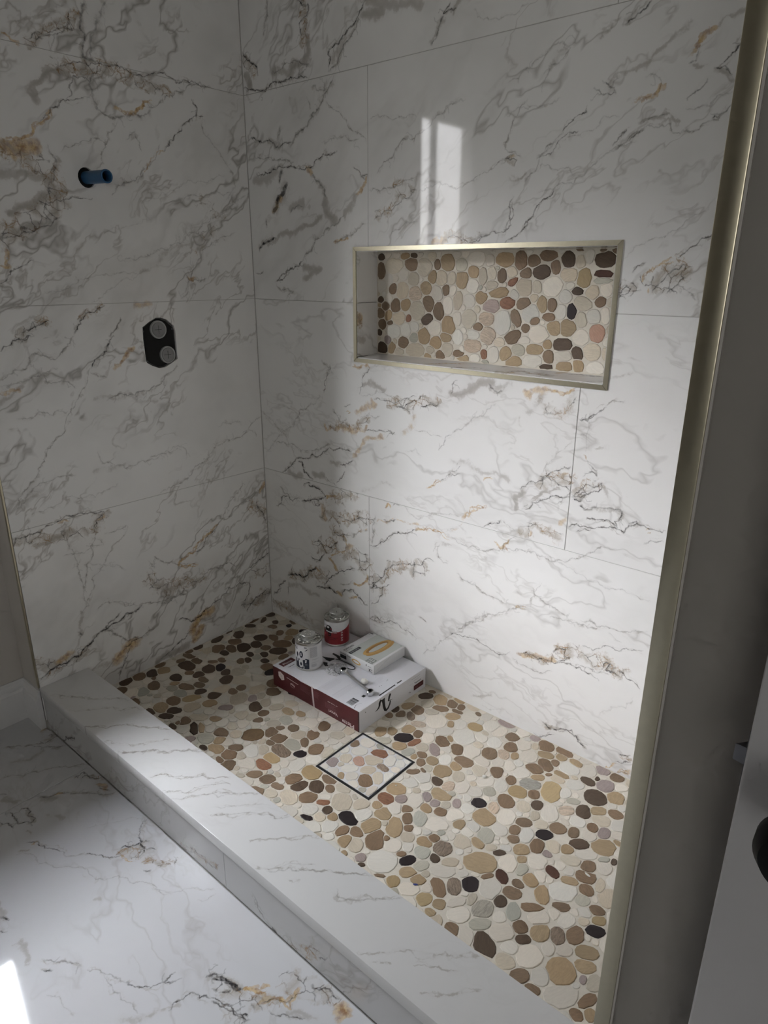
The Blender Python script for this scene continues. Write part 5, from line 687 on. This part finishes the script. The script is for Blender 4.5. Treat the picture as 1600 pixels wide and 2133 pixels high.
# ------------------------------------------------------------------ printed matter helpers (flat print on real faces)
class Print:
    def __init__(s, mapf, band=None): s.f = mapf; s.v = []; s.q = []; s.band = band
    def poly(s, pts):
        if s.band:
            a0, a1 = min(p[0] for p in pts), max(p[0] for p in pts); k = math.floor(a0/s.band)
            while k*s.band < a1:
                P = list(pts)
                for lim, sg in ((k*s.band, 1), ((k+1)*s.band, -1)):
                    Q = []
                    for i in range(len(P)):
                        a, b = P[i-1], P[i]; ia, ib = (a[0]-lim)*sg >= 0, (b[0]-lim)*sg >= 0
                        if ia != ib: t = (lim-a[0])/(b[0]-a[0]); Q.append((lim, a[1]+(b[1]-a[1])*t))
                        if ib: Q.append(b)
                    P = Q
                    if not P: break
                if len(P) > 2: s.raw(P)
                k += 1
            return s
        return s.raw(pts)
    def raw(s, pts): o = len(s.v); s.v += [s.f(*p) for p in pts]; s.q.append(tuple(range(o, o+len(pts)))); return s
    def rect(s, a0, b0, a1, b1): return s.poly([(a0, b0), (a1, b0), (a1, b1), (a0, b1)])
    def strip(s, pts, w):
        P = [np.array(p, float) for p in pts]; W_ = w if hasattr(w, '__len__') else [w]*len(P); L, R = [], []
        for i, p in enumerate(P):
            d = P[min(i+1, len(P)-1)]-P[max(i-1, 0)]; d = d/(np.hypot(*d)+1e-12); n = np.array((-d[1], d[0]))*W_[i]/2; L.append(p+n); R.append(p-n)
        for i in range(len(P)-1): s.poly([L[i], L[i+1], R[i+1], R[i]])
        return s
    def ellipse(s, cx, cy, a, b, th=0, a2=None, b2=None, n=28, t0=0, t1=2*math.pi, dx=0, dy=0):
        T = [t0+(t1-t0)*i/n for i in range(n+1)]; ct, st = math.cos(th), math.sin(th)
        pt = lambda A, B, t, x, y: (cx+x+A*math.cos(t)*ct-B*math.sin(t)*st, cy+y+A*math.cos(t)*st+B*math.sin(t)*ct)
        if a2 is None: return s.poly([pt(a, b, t, 0, 0) for t in T[:-1]])
        for u, v in zip(T, T[1:]): s.poly([pt(a, b, u, 0, 0), pt(a, b, v, 0, 0), pt(a2, b2, v, dx, dy), pt(a2, b2, u, dx, dy)])
        return s
    def text(s, txt, org, du, dv, size, width=None, bold=0.0):
        """org: lower left of the text; du/dv: unit reading and up directions in map coordinates"""
        cu = bpy.data.curves.new('t', 'FONT'); cu.body = txt; cu.size = 1; cu.resolution_u = 3; cu.offset = bold
        ob = bpy.data.objects.new('t', cu); me = bpy.data.meshes.new_from_object(ob)
        xs = [v.co.x for v in me.vertices] or [0]; w0, w1 = min(xs), max(xs); ys = [v.co.y for v in me.vertices] or [0]; hh = max(ys)
        k = size/max(hh, .01); kx = k if width is None else width/max(w1-w0, .01)
        o = len(s.v)
        for v in me.vertices:
            a = (v.co.x-w0)*kx; b = v.co.y*k; s.v.append(s.f(org[0]+du[0]*a+dv[0]*b, org[1]+du[1]*a+dv[1]*b))
        for p in me.polygons: s.q.append(tuple(o+i for i in p.vertices))
        bpy.data.objects.remove(ob); bpy.data.curves.remove(cu); bpy.data.meshes.remove(me); return s
    def build(s, name, m, par): 
        o = mesh_obj(name, s.v, s.q, m); return off(o, par)
def lines(p, a0, b0, a1, b1, n, th, along='a', seed=1, short=.25):
    """n thin printed lines of small text filling a rectangle; along: reading axis"""
    rr = random.Random(seed)
    for i in range(n):
        t = (i+.5)/n; q = 0
        if along == 'a':
            b = b0+(b1-b0)*t; x = a0; end = a0+(a1-a0)*(1-rr.random()*short)
            while x < end:
                w = (a1-a0)*rr.uniform(.03, .11); p.rect(x, b-th/2, min(x+w, end), b+th/2); x += w+(a1-a0)*.012
        else:
            a = a0+(a1-a0)*t; y = b0; end = b0+(b1-b0)*(1-rr.random()*short)
            while y < end:
                w = (b1-b0)*rr.uniform(.03, .11); p.rect(a-th/2, y, a+th/2, min(y+w, end)); y += w+(b1-b0)*.012
# ------------------------------------------------------------------ faucet box
BX0, BX1, BY0, BY1, BH = .396, .779, -.332, -.016, .073
fb = thing('faucet_box', 'large flat white and maroon cardboard faucet box on the shower floor', 'box', ((BX0+BX1)/2, (BY0+BY1)/2, 0))
bm = bmesh.new(); bm_box(bm, (BX0, BY0, .0003), (BX1, BY1, BH), .0012, 2); off(bm_obj('carton', bm, M_card, smooth=True), fb)
e1, e2 = .00025, .0005
Fm = lambda u, z: (u, BY0-e1, z); Fm2 = lambda u, z: (u, BY0-e2, z)
Tm = lambda x, y: (x, y, BH+e1); Tm2 = lambda x, y: (x, y, BH+e2)
Sm = lambda y, z: (BX1+e1, y, z); Sm2 = lambda y, z: (BX1+e2, y, z)
p = Print(Fm); p.poly([(BX0+.001, .001), (BX1-.001, .001), (BX1-.001, .0715), (.60, .0715), (.592, .068), (.57, .069), (.53, .068), (.50, .0715), (BX0+.001, .0715)]); p.build('maroon_side_print', M_maroon, fb)
p = Print(Fm2)
up = (0, -1)   # this side is printed upside down as it lies
p.text('P', (.757, .0165), (-1, 0), up, .0150, .0105, .01).text('f', (.7455, .0165), (-1, 0), up, .0150, .006, .01).text('ISTER', (.740, .0165), (-1, 0), up, .0095, .033, .01)
p.build('brand_print', M_inkw, fb); p = Print(Fm2); p.text('Vanori', (.690, .0235), (-1, 0), up, .0105, .038, .012)
p.text('AT YOUR SIDE', (.690, .0510), (-1, 0), up, .0028, .042, .02)
p.build('series_name_print', M_inkw, fb)['kind'] = 'stuff'; p = Print(Fm2); p.strip([(.463, .0550), (.517, .0510)], .0020); p.build('rule_print', M_inkw, fb); p = Print(Fm2)
p.poly([(.423, .060), (.434, .064), (.450, .056), (.451, .040), (.438, .034), (.424, .044)])
p.build('hexagon_seal_print', M_inkw, fb); p = Print(Fm2); p.ellipse(.490, .036, .0105, .0078, 0, .0098, .0071); p.strip([(.481, .0405), (.500, .0360)], .0036)
p.build('round_emblem_print', M_inkw, fb)
p = Print(Fm2); lines(p, .636, .024, .690, .044, 5, .0011, 'a', 3, .3); lines(p, .470, .058, .500, .066, 4, .0007, 'a', 5); lines(p, .526, .036, .574, .060, 7, .0010, 'a', 7, .4); lines(p, .590, .038, .612, .062, 7, .0010, 'a', 8, .3); p.strip([(.526, .041), (.60, .029)], .0006)
p.build('faded_side_print', M_inkr, fb)['kind'] = 'stuff'
p = Print(lambda u, z: (u, BY0-.0007, z)); p.ellipse(.437, .049, .0022, .0022).ellipse(.441, .043, .0016, .0016).ellipse(.433, .054, .0014, .0014); p.build('seal_print', M_inkg, fb)['kind'] = 'stuff'
p = Print(lambda u, z: (u, BY0-.0008, z)); p.poly([(.5765, .073), (.5835, .073), (.5905, .0015), (.5835, .0015)]); p.build('seam_tape', M_tape, fb)
p = Print(lambda u, z: (u, BY0-.0006, z)); p.rect(BX1-.0045, .001, BX1-.001, .0715); p.build('dark_corner', M_ink, fb)
p = Print(Tm); p.rect(.4065, -.317, .4315, -.262); p.build('maroon_top_print', M_maroon, fb)
p = Print(Tm2); p.text('P', (.4265, -.309), (0, 1), (-1, 0), .0105, .0075, .01).text('f', (.4265, -.3005), (0, 1), (-1, 0), .0105, .004, .01).text('ISTER', (.4265, -.2955), (0, 1), (-1, 0), .0070, .023, .01); p.build('white_top_print', M_inkw, fb)
p = Print(Tm); p.text('Vanori', (.4475, -.309), (0, 1), (-1, 0), .0050, .026, .03)
p.build('series_name_print', M_ink, fb)['kind'] = 'stuff'; p = Print(Tm)
p.poly([(.478, -.190), (.490, -.186), (.519, -.172), (.524, -.176), (.520, -.196), (.508, -.197)])
p.poly([(.494, -.158), (.492, -.150), (.520, -.150), (.540, -.160), (.536, -.168), (.515, -.160)])
p.poly([(.507, -.212), (.520, -.205), (.528, -.214), (.538, -.218), (.530, -.226), (.516, -.220)])
p.build('black_figure_print', M_ink, fb)['kind'] = 'stuff'; p = Print(Tm)
p.poly([(.7665, -.234), (.7715, -.234), (.7705, -.158), (.7660, -.158)]).poly([(.7655, -.148), (.7705, -.148), (.7705, -.126), (.7660, -.126)])
p.build('edge_seam_print', M_ink, fb); p = Print(Tm); p.rect(.7305, -.2715, .7405, -.2605)
p.build('black_square_print', M_ink, fb); p = Print(Tm)
rr = random.Random(4)
y = -.3245
while y < -.2930:
    w = rr.choice((.0004, .0006, .0010, .0005)); p.rect(.7175, y, .7425, min(y+w, -.2925)); y += w+rr.choice((.0004, .0006, .0005))
p.rect(.7175, -.3070, .7425, -.3045).rect(.7175, -.2955, .7425, -.2925)
p.build('barcode_print', M_ink, fb)['kind'] = 'stuff'; p = Print(Tm); p.strip(smooth_path([(.755, -.3265), (.7505, -.319), (.7490, -.311), (.7515, -.303), (.7560, -.297)]), [.0016]*2+[.0012]*10+[.0004]*13); p.ellipse(.7555, -.3272, .0013, .0013)
p.build('curved_arrow_print', M_ink, fb); p = Print(Tm); p.ellipse(.695, -.165, .001, .001).ellipse(.7372, -.196, .0014, .0014).ellipse(.7385, -.188, .0011, .0011).ellipse(.7345, -.160, .0010, .0010).ellipse(.733, -.153, .0016, .0012)
p.build('black_top_print', M_ink, fb)['kind'] = 'stuff'
p = Print(Tm); lines(p, .6070, -.318, .6330, -.244, 9, .0011, 'b', 11, .2); lines(p, .6590, -.326, .6660, -.235, 3, .0013, 'b', 12, .3); lines(p, .668, -.326, .6860, -.230, 6, .0010, 'b', 13, .3); lines(p, .705, -.205, .7275, -.152, 8, .0010, 'b', 14, .3); lines(p, .4525, -.308, .4600, -.285, 3, .0007, 'b', 15); p.ellipse(.6745, -.235, .0030, .0030, 0, .0024, .0024)
lines(p, .722, -.100, .7245, -.045, 1, .0012, 'b', 16, .1); lines(p, .690, -.12, .694, -.09, 2, .0007, 'b', 18)
p.build('grey_top_print', M_inkl, fb)['kind'] = 'stuff'
bm = bmesh.new(); bm_box(bm, (.600, -.330, BH+.0001), (.7745, -.143, BH+.00022)); o = bm_obj('taped_paper', bm, simple('paper_label', (.66, .665, .70), .35, nscale=40, namt=.03), None); off(o, fb)
p = Print(Sm)
p.strip([(-.2355, .0640), (-.2430, .0570), (-.2440, .0480), (-.2480, .0415), (-.2545, .0385), (-.2620, .0365)], [.0105, .0100, .0085, .0070, .0042, .0016])
p.strip([(-.2270, .0630), (-.2250, .0500), (-.2225, .0330), (-.2185, .0210), (-.2120, .0150), (-.2030, .0190), (-.1960, .0290), (-.1935, .0400)], [.0150, .0120, .0105, .0095, .0080, .0080, .0070, .0060])
p.strip([(-.1930, .0645), (-.1985, .0560), (-.2010, .0470), (-.2030, .0430)], [.0095, .0095, .0080, .0065]); p.strip([(-.2050, .0430), (-.1930, .0420), (-.1830, .0400)], [.0020, .0020, .0010])
p.text('Vanori', (-.0760, .0400), (1, .0), (0, 1), .0050, .034, .03)
p.ellipse(-.101, .0210, .0022, .0022, 0, .0014, .0014).ellipse(-.096, .0190, .0016, .0016).ellipse(-.306, .058, .0013, .0022, .4)
p.build('black_end_print', M_ink, fb)['kind'] = 'stuff'
p = Print(Sm); lines(p, -.0900, .0600, -.0450, .0630, 1, .0016, 'a', 21, .1); lines(p, -.0800, .0500, -.0430, .0560, 2, .0009, 'a', 22); lines(p, -.099, .045, -.078, .047, 1, .0008, 'a', 23); p.build('grey_end_print', M_inkg, fb)['kind'] = 'stuff'
p = Print(Sm); p.rect(-.0775, .0160, -.0285, .0335); p.build('maroon_end_print', M_maroon, fb)
p = Print(Sm2); p.text('PfISTER', (-.0710, .0215), (1, 0), (0, 1), .0062, .034, .01); p.build('white_end_print', M_inkr, fb)
# ------------------------------------------------------------------ wax ring box
wx = thing('wax_ring_box', 'small square white box printed with a yellow ring, on top of the faucet box', 'box', (.6065, -.083, BH))
SX0, SX1, SY0, SY1, SH = .533, .683, -.160, -.006, .1065
bm = bmesh.new(); bm_box(bm, (SX0, SY0, BH+.0008), (SX1, SY1, SH), .0010, 2); off(bm_obj('carton', bm, M_card2, smooth=True), wx)
T3 = lambda x, y: (x, y, SH+.0002); T4 = lambda x, y: (x, y, SH+.0004); F3 = lambda u, z: (u, SY0-.0002, z); F4 = lambda u, z: (u, SY0-.0004, z); T5 = lambda x, y: (x, y, SH+.0006)
p = Print(T3); p.rect(.5600, SY0+.0015, .6745, SY1-.0015); p.build('sage_panel', M_sage, wx)
p = Print(T4)
p.text('STANDARD', (.5510, -.1560), (0, 1), (-1, 0), .0080, .047, .02).text('WAX RING', (.5585, -.1560), (0, 1), (-1, 0), .0040, .031, .02)
p.rect(.5680, -.1570, .5805, -.1060)
p.text('1', (.5480, -.0155), (0, 1), (-1, 0), .0125, .0045, .03).text('No.', (.541, -.0240), (0, 1), (-1, 0), .0035, .006)
for a in (((.6440, -.1570), (.6445, -.1330)), ((.6445, -.1330), (.6690, -.1330)), ((.6690, -.1330), (.6690, -.1570)), ((.6690, -.1570), (.6440, -.1570)), ((.6440, -.1500), (.6690, -.1500)), ((.6520, -.1480), (.6520, -.1360)), ((.6600, -.1480), (.6600, -.1360))): p.strip(a, .0018)
p.build('black_top_print', M_ink, wx)['kind'] = 'stuff'
p = Print(T5); p.text('SPECIFIX', (.5775, -.1530), (0, 1), (-1, 0), .0062, .042, .005); p.build('white_top_print', M_inkg, wx)
# ring picture: lower band, upper ring, hollow (all flat print)
thr = math.radians(87)
Hx = lambda h: (lambda x, y: (x, y, SH+h))
p = Print(Hx(.0004)); p.ellipse(.6275, -.0675, .0640, .0205, thr); p.build('ring_picture', M_ringb2, wx)
p = Print(Hx(.0006)); p.ellipse(.6175, -.0690, .0640, .0215, thr); p.build('ring_picture_face', M_ringa, wx)
p = Print(Hx(.0008)); p.ellipse(.6165, -.0690, .0500, .0150, thr); p.build('ring_picture_shade', M_ringb, wx)
p = Print(Hx(.0010)); p.ellipse(.6205, -.0690, .0430, .0098, thr); p.build('ring_picture_hollow', M_sage, wx)
p = Print(F3)
p.text('STANDARD', (.5345, .0950), (1, 0), (0, 1), .0055, .026, .02).rect(.5345, .0795, .5620, .0925).text('WAX RING', (.5635, .0950), (1, 0), (0, 1), .0032, .019, .02).text('1', (.6480, .0920), (1, 0), (0, 1), .0070, .003, .03)
lines(p, .6560, .0930, .6700, .0960, 1, .0012, 'a', 31); p.strip([(.6580, .0790), (.6750, .0790)], .0015); p.strip([(.6580, .0860), (.6750, .0860)], .0015); p.strip([(.6640, .0790), (.6640, .0860)], .004)
p.build('black_side_print', M_ink, wx)['kind'] = 'stuff'
p = Print(F3); p.ellipse(.6060, .0890, .0195, .0080, -.12, .0130, .0040, 28); p.build('small_ring_picture', M_ringa, wx)
p = Print(lambda y, z: (SX1+.0002, y, z)); p.strip([(-.158, .0800), (-.080, .1030)], .0007); p.strip([(-.1590, .0745), (-.1590, .1055)], .0012); p.build('flap_line', M_inkg, wx)
# ------------------------------------------------------------------ cans
def can(x, y, name, label):
    t = thing(name, label, 'can', (x, y, BH), 'small cans of plumbing cement on the faucet box'); R = .0425; z0 = BH+.0004
    off(lathe('can_body', [(R-.003, .0012), (R-.0006, 0), (R+.0006, .0012), (R+.0006, .003), (R, .0042), (R, .0935), (R+.0008, .0950), (R+.0010, .0975), (R-.0006, .0985), (R-.0022, .0975), (R-.0026, .0940), (R-.010, .0935), (.0255, .0945), (.0245, .0975)], M_tin, None, (0, 0, 1), (x, y, z0), 48), t)
    off(lathe('can_cap', [(.0200, 0), (.0238, .0005), (.0238, .0035), (.0222, .0045), (.0222, .0075), (.0232, .0085), (.0236, .0160), (.0222, .0175), (.0190, .0172)], simple('pale_cap', (.48, .48, .46), .4, .6, nscale=120, namt=.15), None, (0, 0, 1), (x, y, z0+.0972), 40), t)
    return t, R, z0
def wrapf(x, y, R, z0, off_):
    return lambda a, z: (x+(R+off_)*math.cos(math.radians(a)), y+(R+off_)*math.sin(math.radians(a)), z0+z)
def wraprect(p, a0, z0, a1, z1, st=6):
    n = max(1, int(abs(a1-a0)/st))
    for i in range(n): p.rect(a0+(a1-a0)*i/n, z0, a0+(a1-a0)*(i+1)/n, z1)
CA = (.482, -.251); CB = (.443, -.083)
t1, R, z0 = can(*CA, 'primer_can', 'navy and white metal can with screw cap, front left on the faucet box')
w = lambda o: wrapf(*CA, R, z0, o)
p = Print(w(.0003), 5.0); wraprect(p, -160, .006, 150, .090); p.build('label_paper', M_label, t1)
p = Print(w(.0005), 5.0); wraprect(p, -113, .008, -42, .040); p.poly([(-113, .040), (-107, .0400), (-100, .0480), (-96, .040)]).poly([(-62, .040), (-56, .046), (-42, .042), (-42, .040)]); p.ellipse(-77, .0585, 9, .0120, 0).ellipse(-98, .0560, 6, .0080)
p.text('PURPLE', (-152, .0730), (1, 0), (0, 1), .0085, 56, .02); p.rect(-62, .083, -50, .0855); p.poly([(-60, .072), (-47, .080), (-50, .074)]); p.build('navy_print', M_navy, t1)
p = Print(w(.0007), 5.0); p.poly([(-90, .018), (-84, .012), (-74, .012), (-68, .020), (-70, .042), (-80, .046), (-92, .044)]).poly([(-104, .030), (-98, .030), (-98, .044), (-104, .046)]).poly([(-60, .030), (-54, .030), (-52, .040), (-58, .042)]).ellipse(-66, .0145, 4, .0038, 0, 2.6, .0026, 16).poly([(-79, .052), (-74, .054), (-76, .066), (-80, .062)])
p.rect(-70, .0085, -62, .0098).rect(-60, .0230, -50, .0240)
p.build('pale_print', M_label, t1)
p = Print(w(.0008), 5.0); p.poly([(-84, .022), (-78, .018), (-73, .022), (-75, .030), (-82, .030)]).poly([(-88, .036), (-85, .036), (-84, .042), (-88, .042)]); p.build('dark_print', M_navy, t1)
p = Print(w(.0006), 5.0); lines(p, -37, .048, -2, .084, 16, .0013, 'a', 41, .1); lines(p, -33, .014, -6, .024, 5, .0012, 'a', 42, .3); wraprect(p, -30, .0395, 6, .0405); wraprect(p, -36, .0285, 4, .0292); p.build('grey_print', M_inkg, t1)
t2, R, z0 = can(*CB, 'cement_can', 'red and white metal can with screw cap, behind the navy can')
w = lambda o: wrapf(*CB, R, z0, o)
p = Print(w(.0003), 5.0); wraprect(p, -160, .006, 150, .090); p.build('label_paper', M_label, t2)
p = Print(w(.0005), 5.0); n_ = 40
for i in range(n_):
    a0 = -160+310*i/n_; a1 = -160+310*(i+1)/n_; h = lambda a: .055+.0000*a+(.010*max(0, (a+35)/40) if a > -35 else 0)
    p.poly([(a0, .0075), (a1, .0075), (a1, min(h(a1), .072)), (a0, min(h(a0), .072))])
p.build('red_print', M_red, t2)
p = Print(w(.0007), 5.0); p.ellipse(-84, .0640, 17, .0140).poly([(-100, .050), (-66, .050), (-62, .058), (-104, .058)]).ellipse(-80, .0440, 9, .0075); p.rect(-62, .0560, -44, .0572).rect(-62, .0480, -42, .0490)
p.text('CLEAR CEMENT', (-88, .0310), (1, 0), (0, 1), .0030, 46, .01); p.text('MEDIUM BODY', (-84, .0255), (1, 0), (0, 1), .0024, 36, .01); p.build('black_print', M_ink, t2)
p = Print(w(.0009), 5.0); p.strip([(-102, .0555), (-64, .0530)], .0042).ellipse(-88, .0705, 8, .0045); p.rect(-62, .0535, -46, .0545).rect(-62, .0510, -44, .0518)
for zz in (.0525, .0425, .0325, .0230): p.ellipse(-22, zz, 4.5, .0032, 0, 2.6, .0018, 14)
p.build('white_print', M_label, t2)
p = Print(w(.0011), 5.0); p.poly([(-76, .066), (-68, .062), (-70, .070)]); p.ellipse(-82, .0440, 5, .0030); p.build('emblem_red_print', M_red, t2)
# crumbs of plaster on the lids
def crumbs(name, label, pts, seed):
    rr = random.Random(seed); bm = bmesh.new()
    for (x, y, z, r) in pts:
        m_ = Matrix.Translation((x, y, z+r*.45)) @ Matrix.Rotation(rr.random()*3, 4, 'Z') @ Matrix.Diagonal((r*rr.uniform(.8, 1.3), r*rr.uniform(.7, 1.1), r*rr.uniform(.45, .7), 1))
        q = bmesh.ops.create_icosphere(bm, subdivisions=1, radius=1, matrix=m_)
        for v in q['verts']: v.co += Vector((rr.uniform(-1, 1), rr.uniform(-1, 1), rr.uniform(-.5, 1)))*r*.16
    return tag(bm_obj(name, bm, M_plaster), label, 'debris', None, 'stuff')
for (cx, cy), sd, lb in ((CA, 3, 'white plaster crumbs scattered on the lid of the navy labelled can'), (CB, 5, 'white plaster crumbs scattered on the lid of the red labelled can')):
    rr = random.Random(sd); pts = []
    for i in range(26):
        a = rr.uniform(0, 6.28); q = rr.uniform(.029, .036); pts.append((cx+q*math.cos(a), cy+q*math.sin(a), BH+.0950, rr.uniform(.0014, .0044)))
    for i in range(16):
        a = rr.uniform(0, 6.28); q = .017*math.sqrt(rr.random()); pts.append((cx+q*math.cos(a), cy+q*math.sin(a), BH+.1148, rr.uniform(.0007, .0018)))
    crumbs('plaster_crumbs', lb, pts, sd)
# ------------------------------------------------------------------ wrench
wr_ = thing('ratchet_wrench', 'chrome double-ended ratchet wrench lying on the faucet box', 'wrench', (.673, -.229, BH))
h1, h2 = Vector((.601, -.2135, BH)), Vector((.7445, -.2470, BH)); dv = (h2-h1).normalized(); nv = Vector((-dv.y, dv.x, 0))
for hc in (h1, h2):
    ro = .0125 if hc is h1 else .0115
    off(lathe('ratchet_head', [(ro-.001, .0008), (ro, .002), (ro, .0135), (ro-.0015, .0150), (ro-.0035, .0150), (ro-.0040, .0120)], M_chrome, None, (0, 0, 1), hc, 36), wr_)
    off(lathe('socket', [(ro-.0042, .003), (ro-.0032, .0154), (ro-.0050, .0158), (ro-.0060, .0120)], M_black, None, (0, 0, 1), hc, 6, smooth=False), wr_)
bm = bmesh.new(); L = (h2-h1).length; sec = []
for t, wv, z0_, z1_ in ((.010, .0065, .0050, .0115), (.020, .0050, .0045, .0110), (.035, .0042, .0040, .0100), (L*.5, .0048, .0040, .0102), (L-.035, .0042, .0040, .0100), (L-.020, .0050, .0045, .0110), (L-.010, .0062, .0050, .0115)):
    c0 = h1+dv*t; prof = [(-1, .15), (-.75, 0), (.75, 0), (1, .15), (1, .8), (.7, 1), (.35, .9), (-.35, .9), (-.7, 1), (-1, .8)]
    sec.append([bm.verts.new((*(c0+nv*a*wv).xy, BH+z0_+(z1_-z0_)*b)) for a, b in prof])
for p_, q_ in zip(sec, sec[1:]):
    for i in range(10): bm.faces.new((p_[i], p_[(i+1) % 10], q_[(i+1) % 10], q_[i]))
bm.faces.new(sec[0]); bm.faces.new(sec[-1][::-1]); off(bm_obj('handle', bm, M_chrome, smooth=True), wr_)
# clear plastic bag with a black draw cord
pb = thing('plastic_bag', 'crumpled clear plastic bag lying between the cans and the wrench', 'bag', (.567, -.213, BH))
rr = random.Random(9); nn = 22; vs, fs = [], []
for i in range(nn+1):
    for j in range(nn+1):
        u, v = i/nn*2-1, j/nn*2-1; r2 = max(abs(u), abs(v)); e = max(0, 1-(u*u+v*v)*.75)
        h = e*(.006+.006*math.sin(u*7+v*3)*math.cos(v*6-u*2)+.004*math.sin(u*15+1)*math.sin(v*13))+rr.uniform(0, .0012)
        x = .568+u*.029*(1+.15*math.sin(v*5)); y = -.214+v*.037*(1+.12*math.sin(u*4+1)); vs.append((x+rr.uniform(-.0007, .0007), y+rr.uniform(-.0007, .0007), BH+.0012+abs(h)))
for i in range(nn):
    for j in range(nn): a = i*(nn+1)+j; fs.append((a, a+nn+1, a+nn+2, a+1))
off(mesh_obj('bag_film', vs, fs, M_film, smooth=True), pb)
bm = bmesh.new(); bm_tube(bm, smooth_path([(.528, -.176, BH+.003), (.546, -.170, BH+.0035), (.570, -.1685, BH+.003), (.596, -.1680, BH+.0025), (.609, -.1700, BH+.0025), (.614, -.1775, BH+.002), (.609, -.184, BH+.002), (.600, -.1885, BH+.0025), (.594, -.190, BH+.003)]), .0013, 8); off(bm_obj('draw_cord', bm, M_black, smooth=True), pb)
bm = bmesh.new(); bm_tube(bm, smooth_path([(.570, -.224, BH+.004), (.577, -.228, BH+.002), (.586, -.2305, BH+.002), (.600, -.2295, BH+.002)]), .0013, 8); off(bm_obj('draw_cord', bm, M_black, smooth=True), pb)
# lump and crumbs
bm = bmesh.new(); q = bmesh.ops.create_icosphere(bm, subdivisions=3, radius=.0105, matrix=Matrix.Translation((.692, -.216, BH+.0085)) @ Matrix.Diagonal((1.1, 1.0, .8, 1)))
for v in q['verts']:
    n_ = math.sin(v.co.x*620+1)*math.cos(v.co.y*540)*.0012+math.sin(v.co.z*700+v.co.x*400)*.0010; d = (v.co-Vector((.692, -.216, BH+.0085))).normalized(); v.co += d*n_; v.co.z = max(v.co.z, BH+.0005)
tag(bm_obj('putty_lump', bm, M_plaster, smooth=True), 'off-white lump of putty beside the wrench handle on the box', 'lump')
def chip(name, label, x, y, z, sx, sy, sz, m, sd, cat='crumb'):
    rr = random.Random(sd); bm = bmesh.new(); q = bmesh.ops.create_icosphere(bm, subdivisions=2, radius=1, matrix=Matrix.Translation((x, y, z)) @ Matrix.Rotation(rr.random()*3, 4, 'Z') @ Matrix.Diagonal((sx, sy, sz, 1)))
    for v in q['verts']: v.co += Vector((rr.uniform(-1, 1)*sx, rr.uniform(-1, 1)*sy, rr.uniform(-1, 1)*sz))*.16
    tag(bm_obj(name, bm, m), label, cat)
chip('plaster_crumb', 'white plaster crumb on the pebble floor between drain and back wall', 1.157, -.250, .0030, .0058, .0050, .0036, M_plaster, 1)
chip('plaster_sliver', 'elongated white plaster sliver on the pebble floor near the right trim', 1.505, -.365, .0012, .0075, .0028, .0012, M_plaster, 2)
chip('blue_fleck', 'tiny dark blue fleck on the pebble floor beside the curb', 1.230, -.639, .0012, .0055, .0022, .0010, M_bluechip, 3)
chip('grit_speck', 'tiny white grit speck on the pebbles right of the drain', 1.0, -.43, .0012, .0022, .0018, .0012, M_plaster, 6)
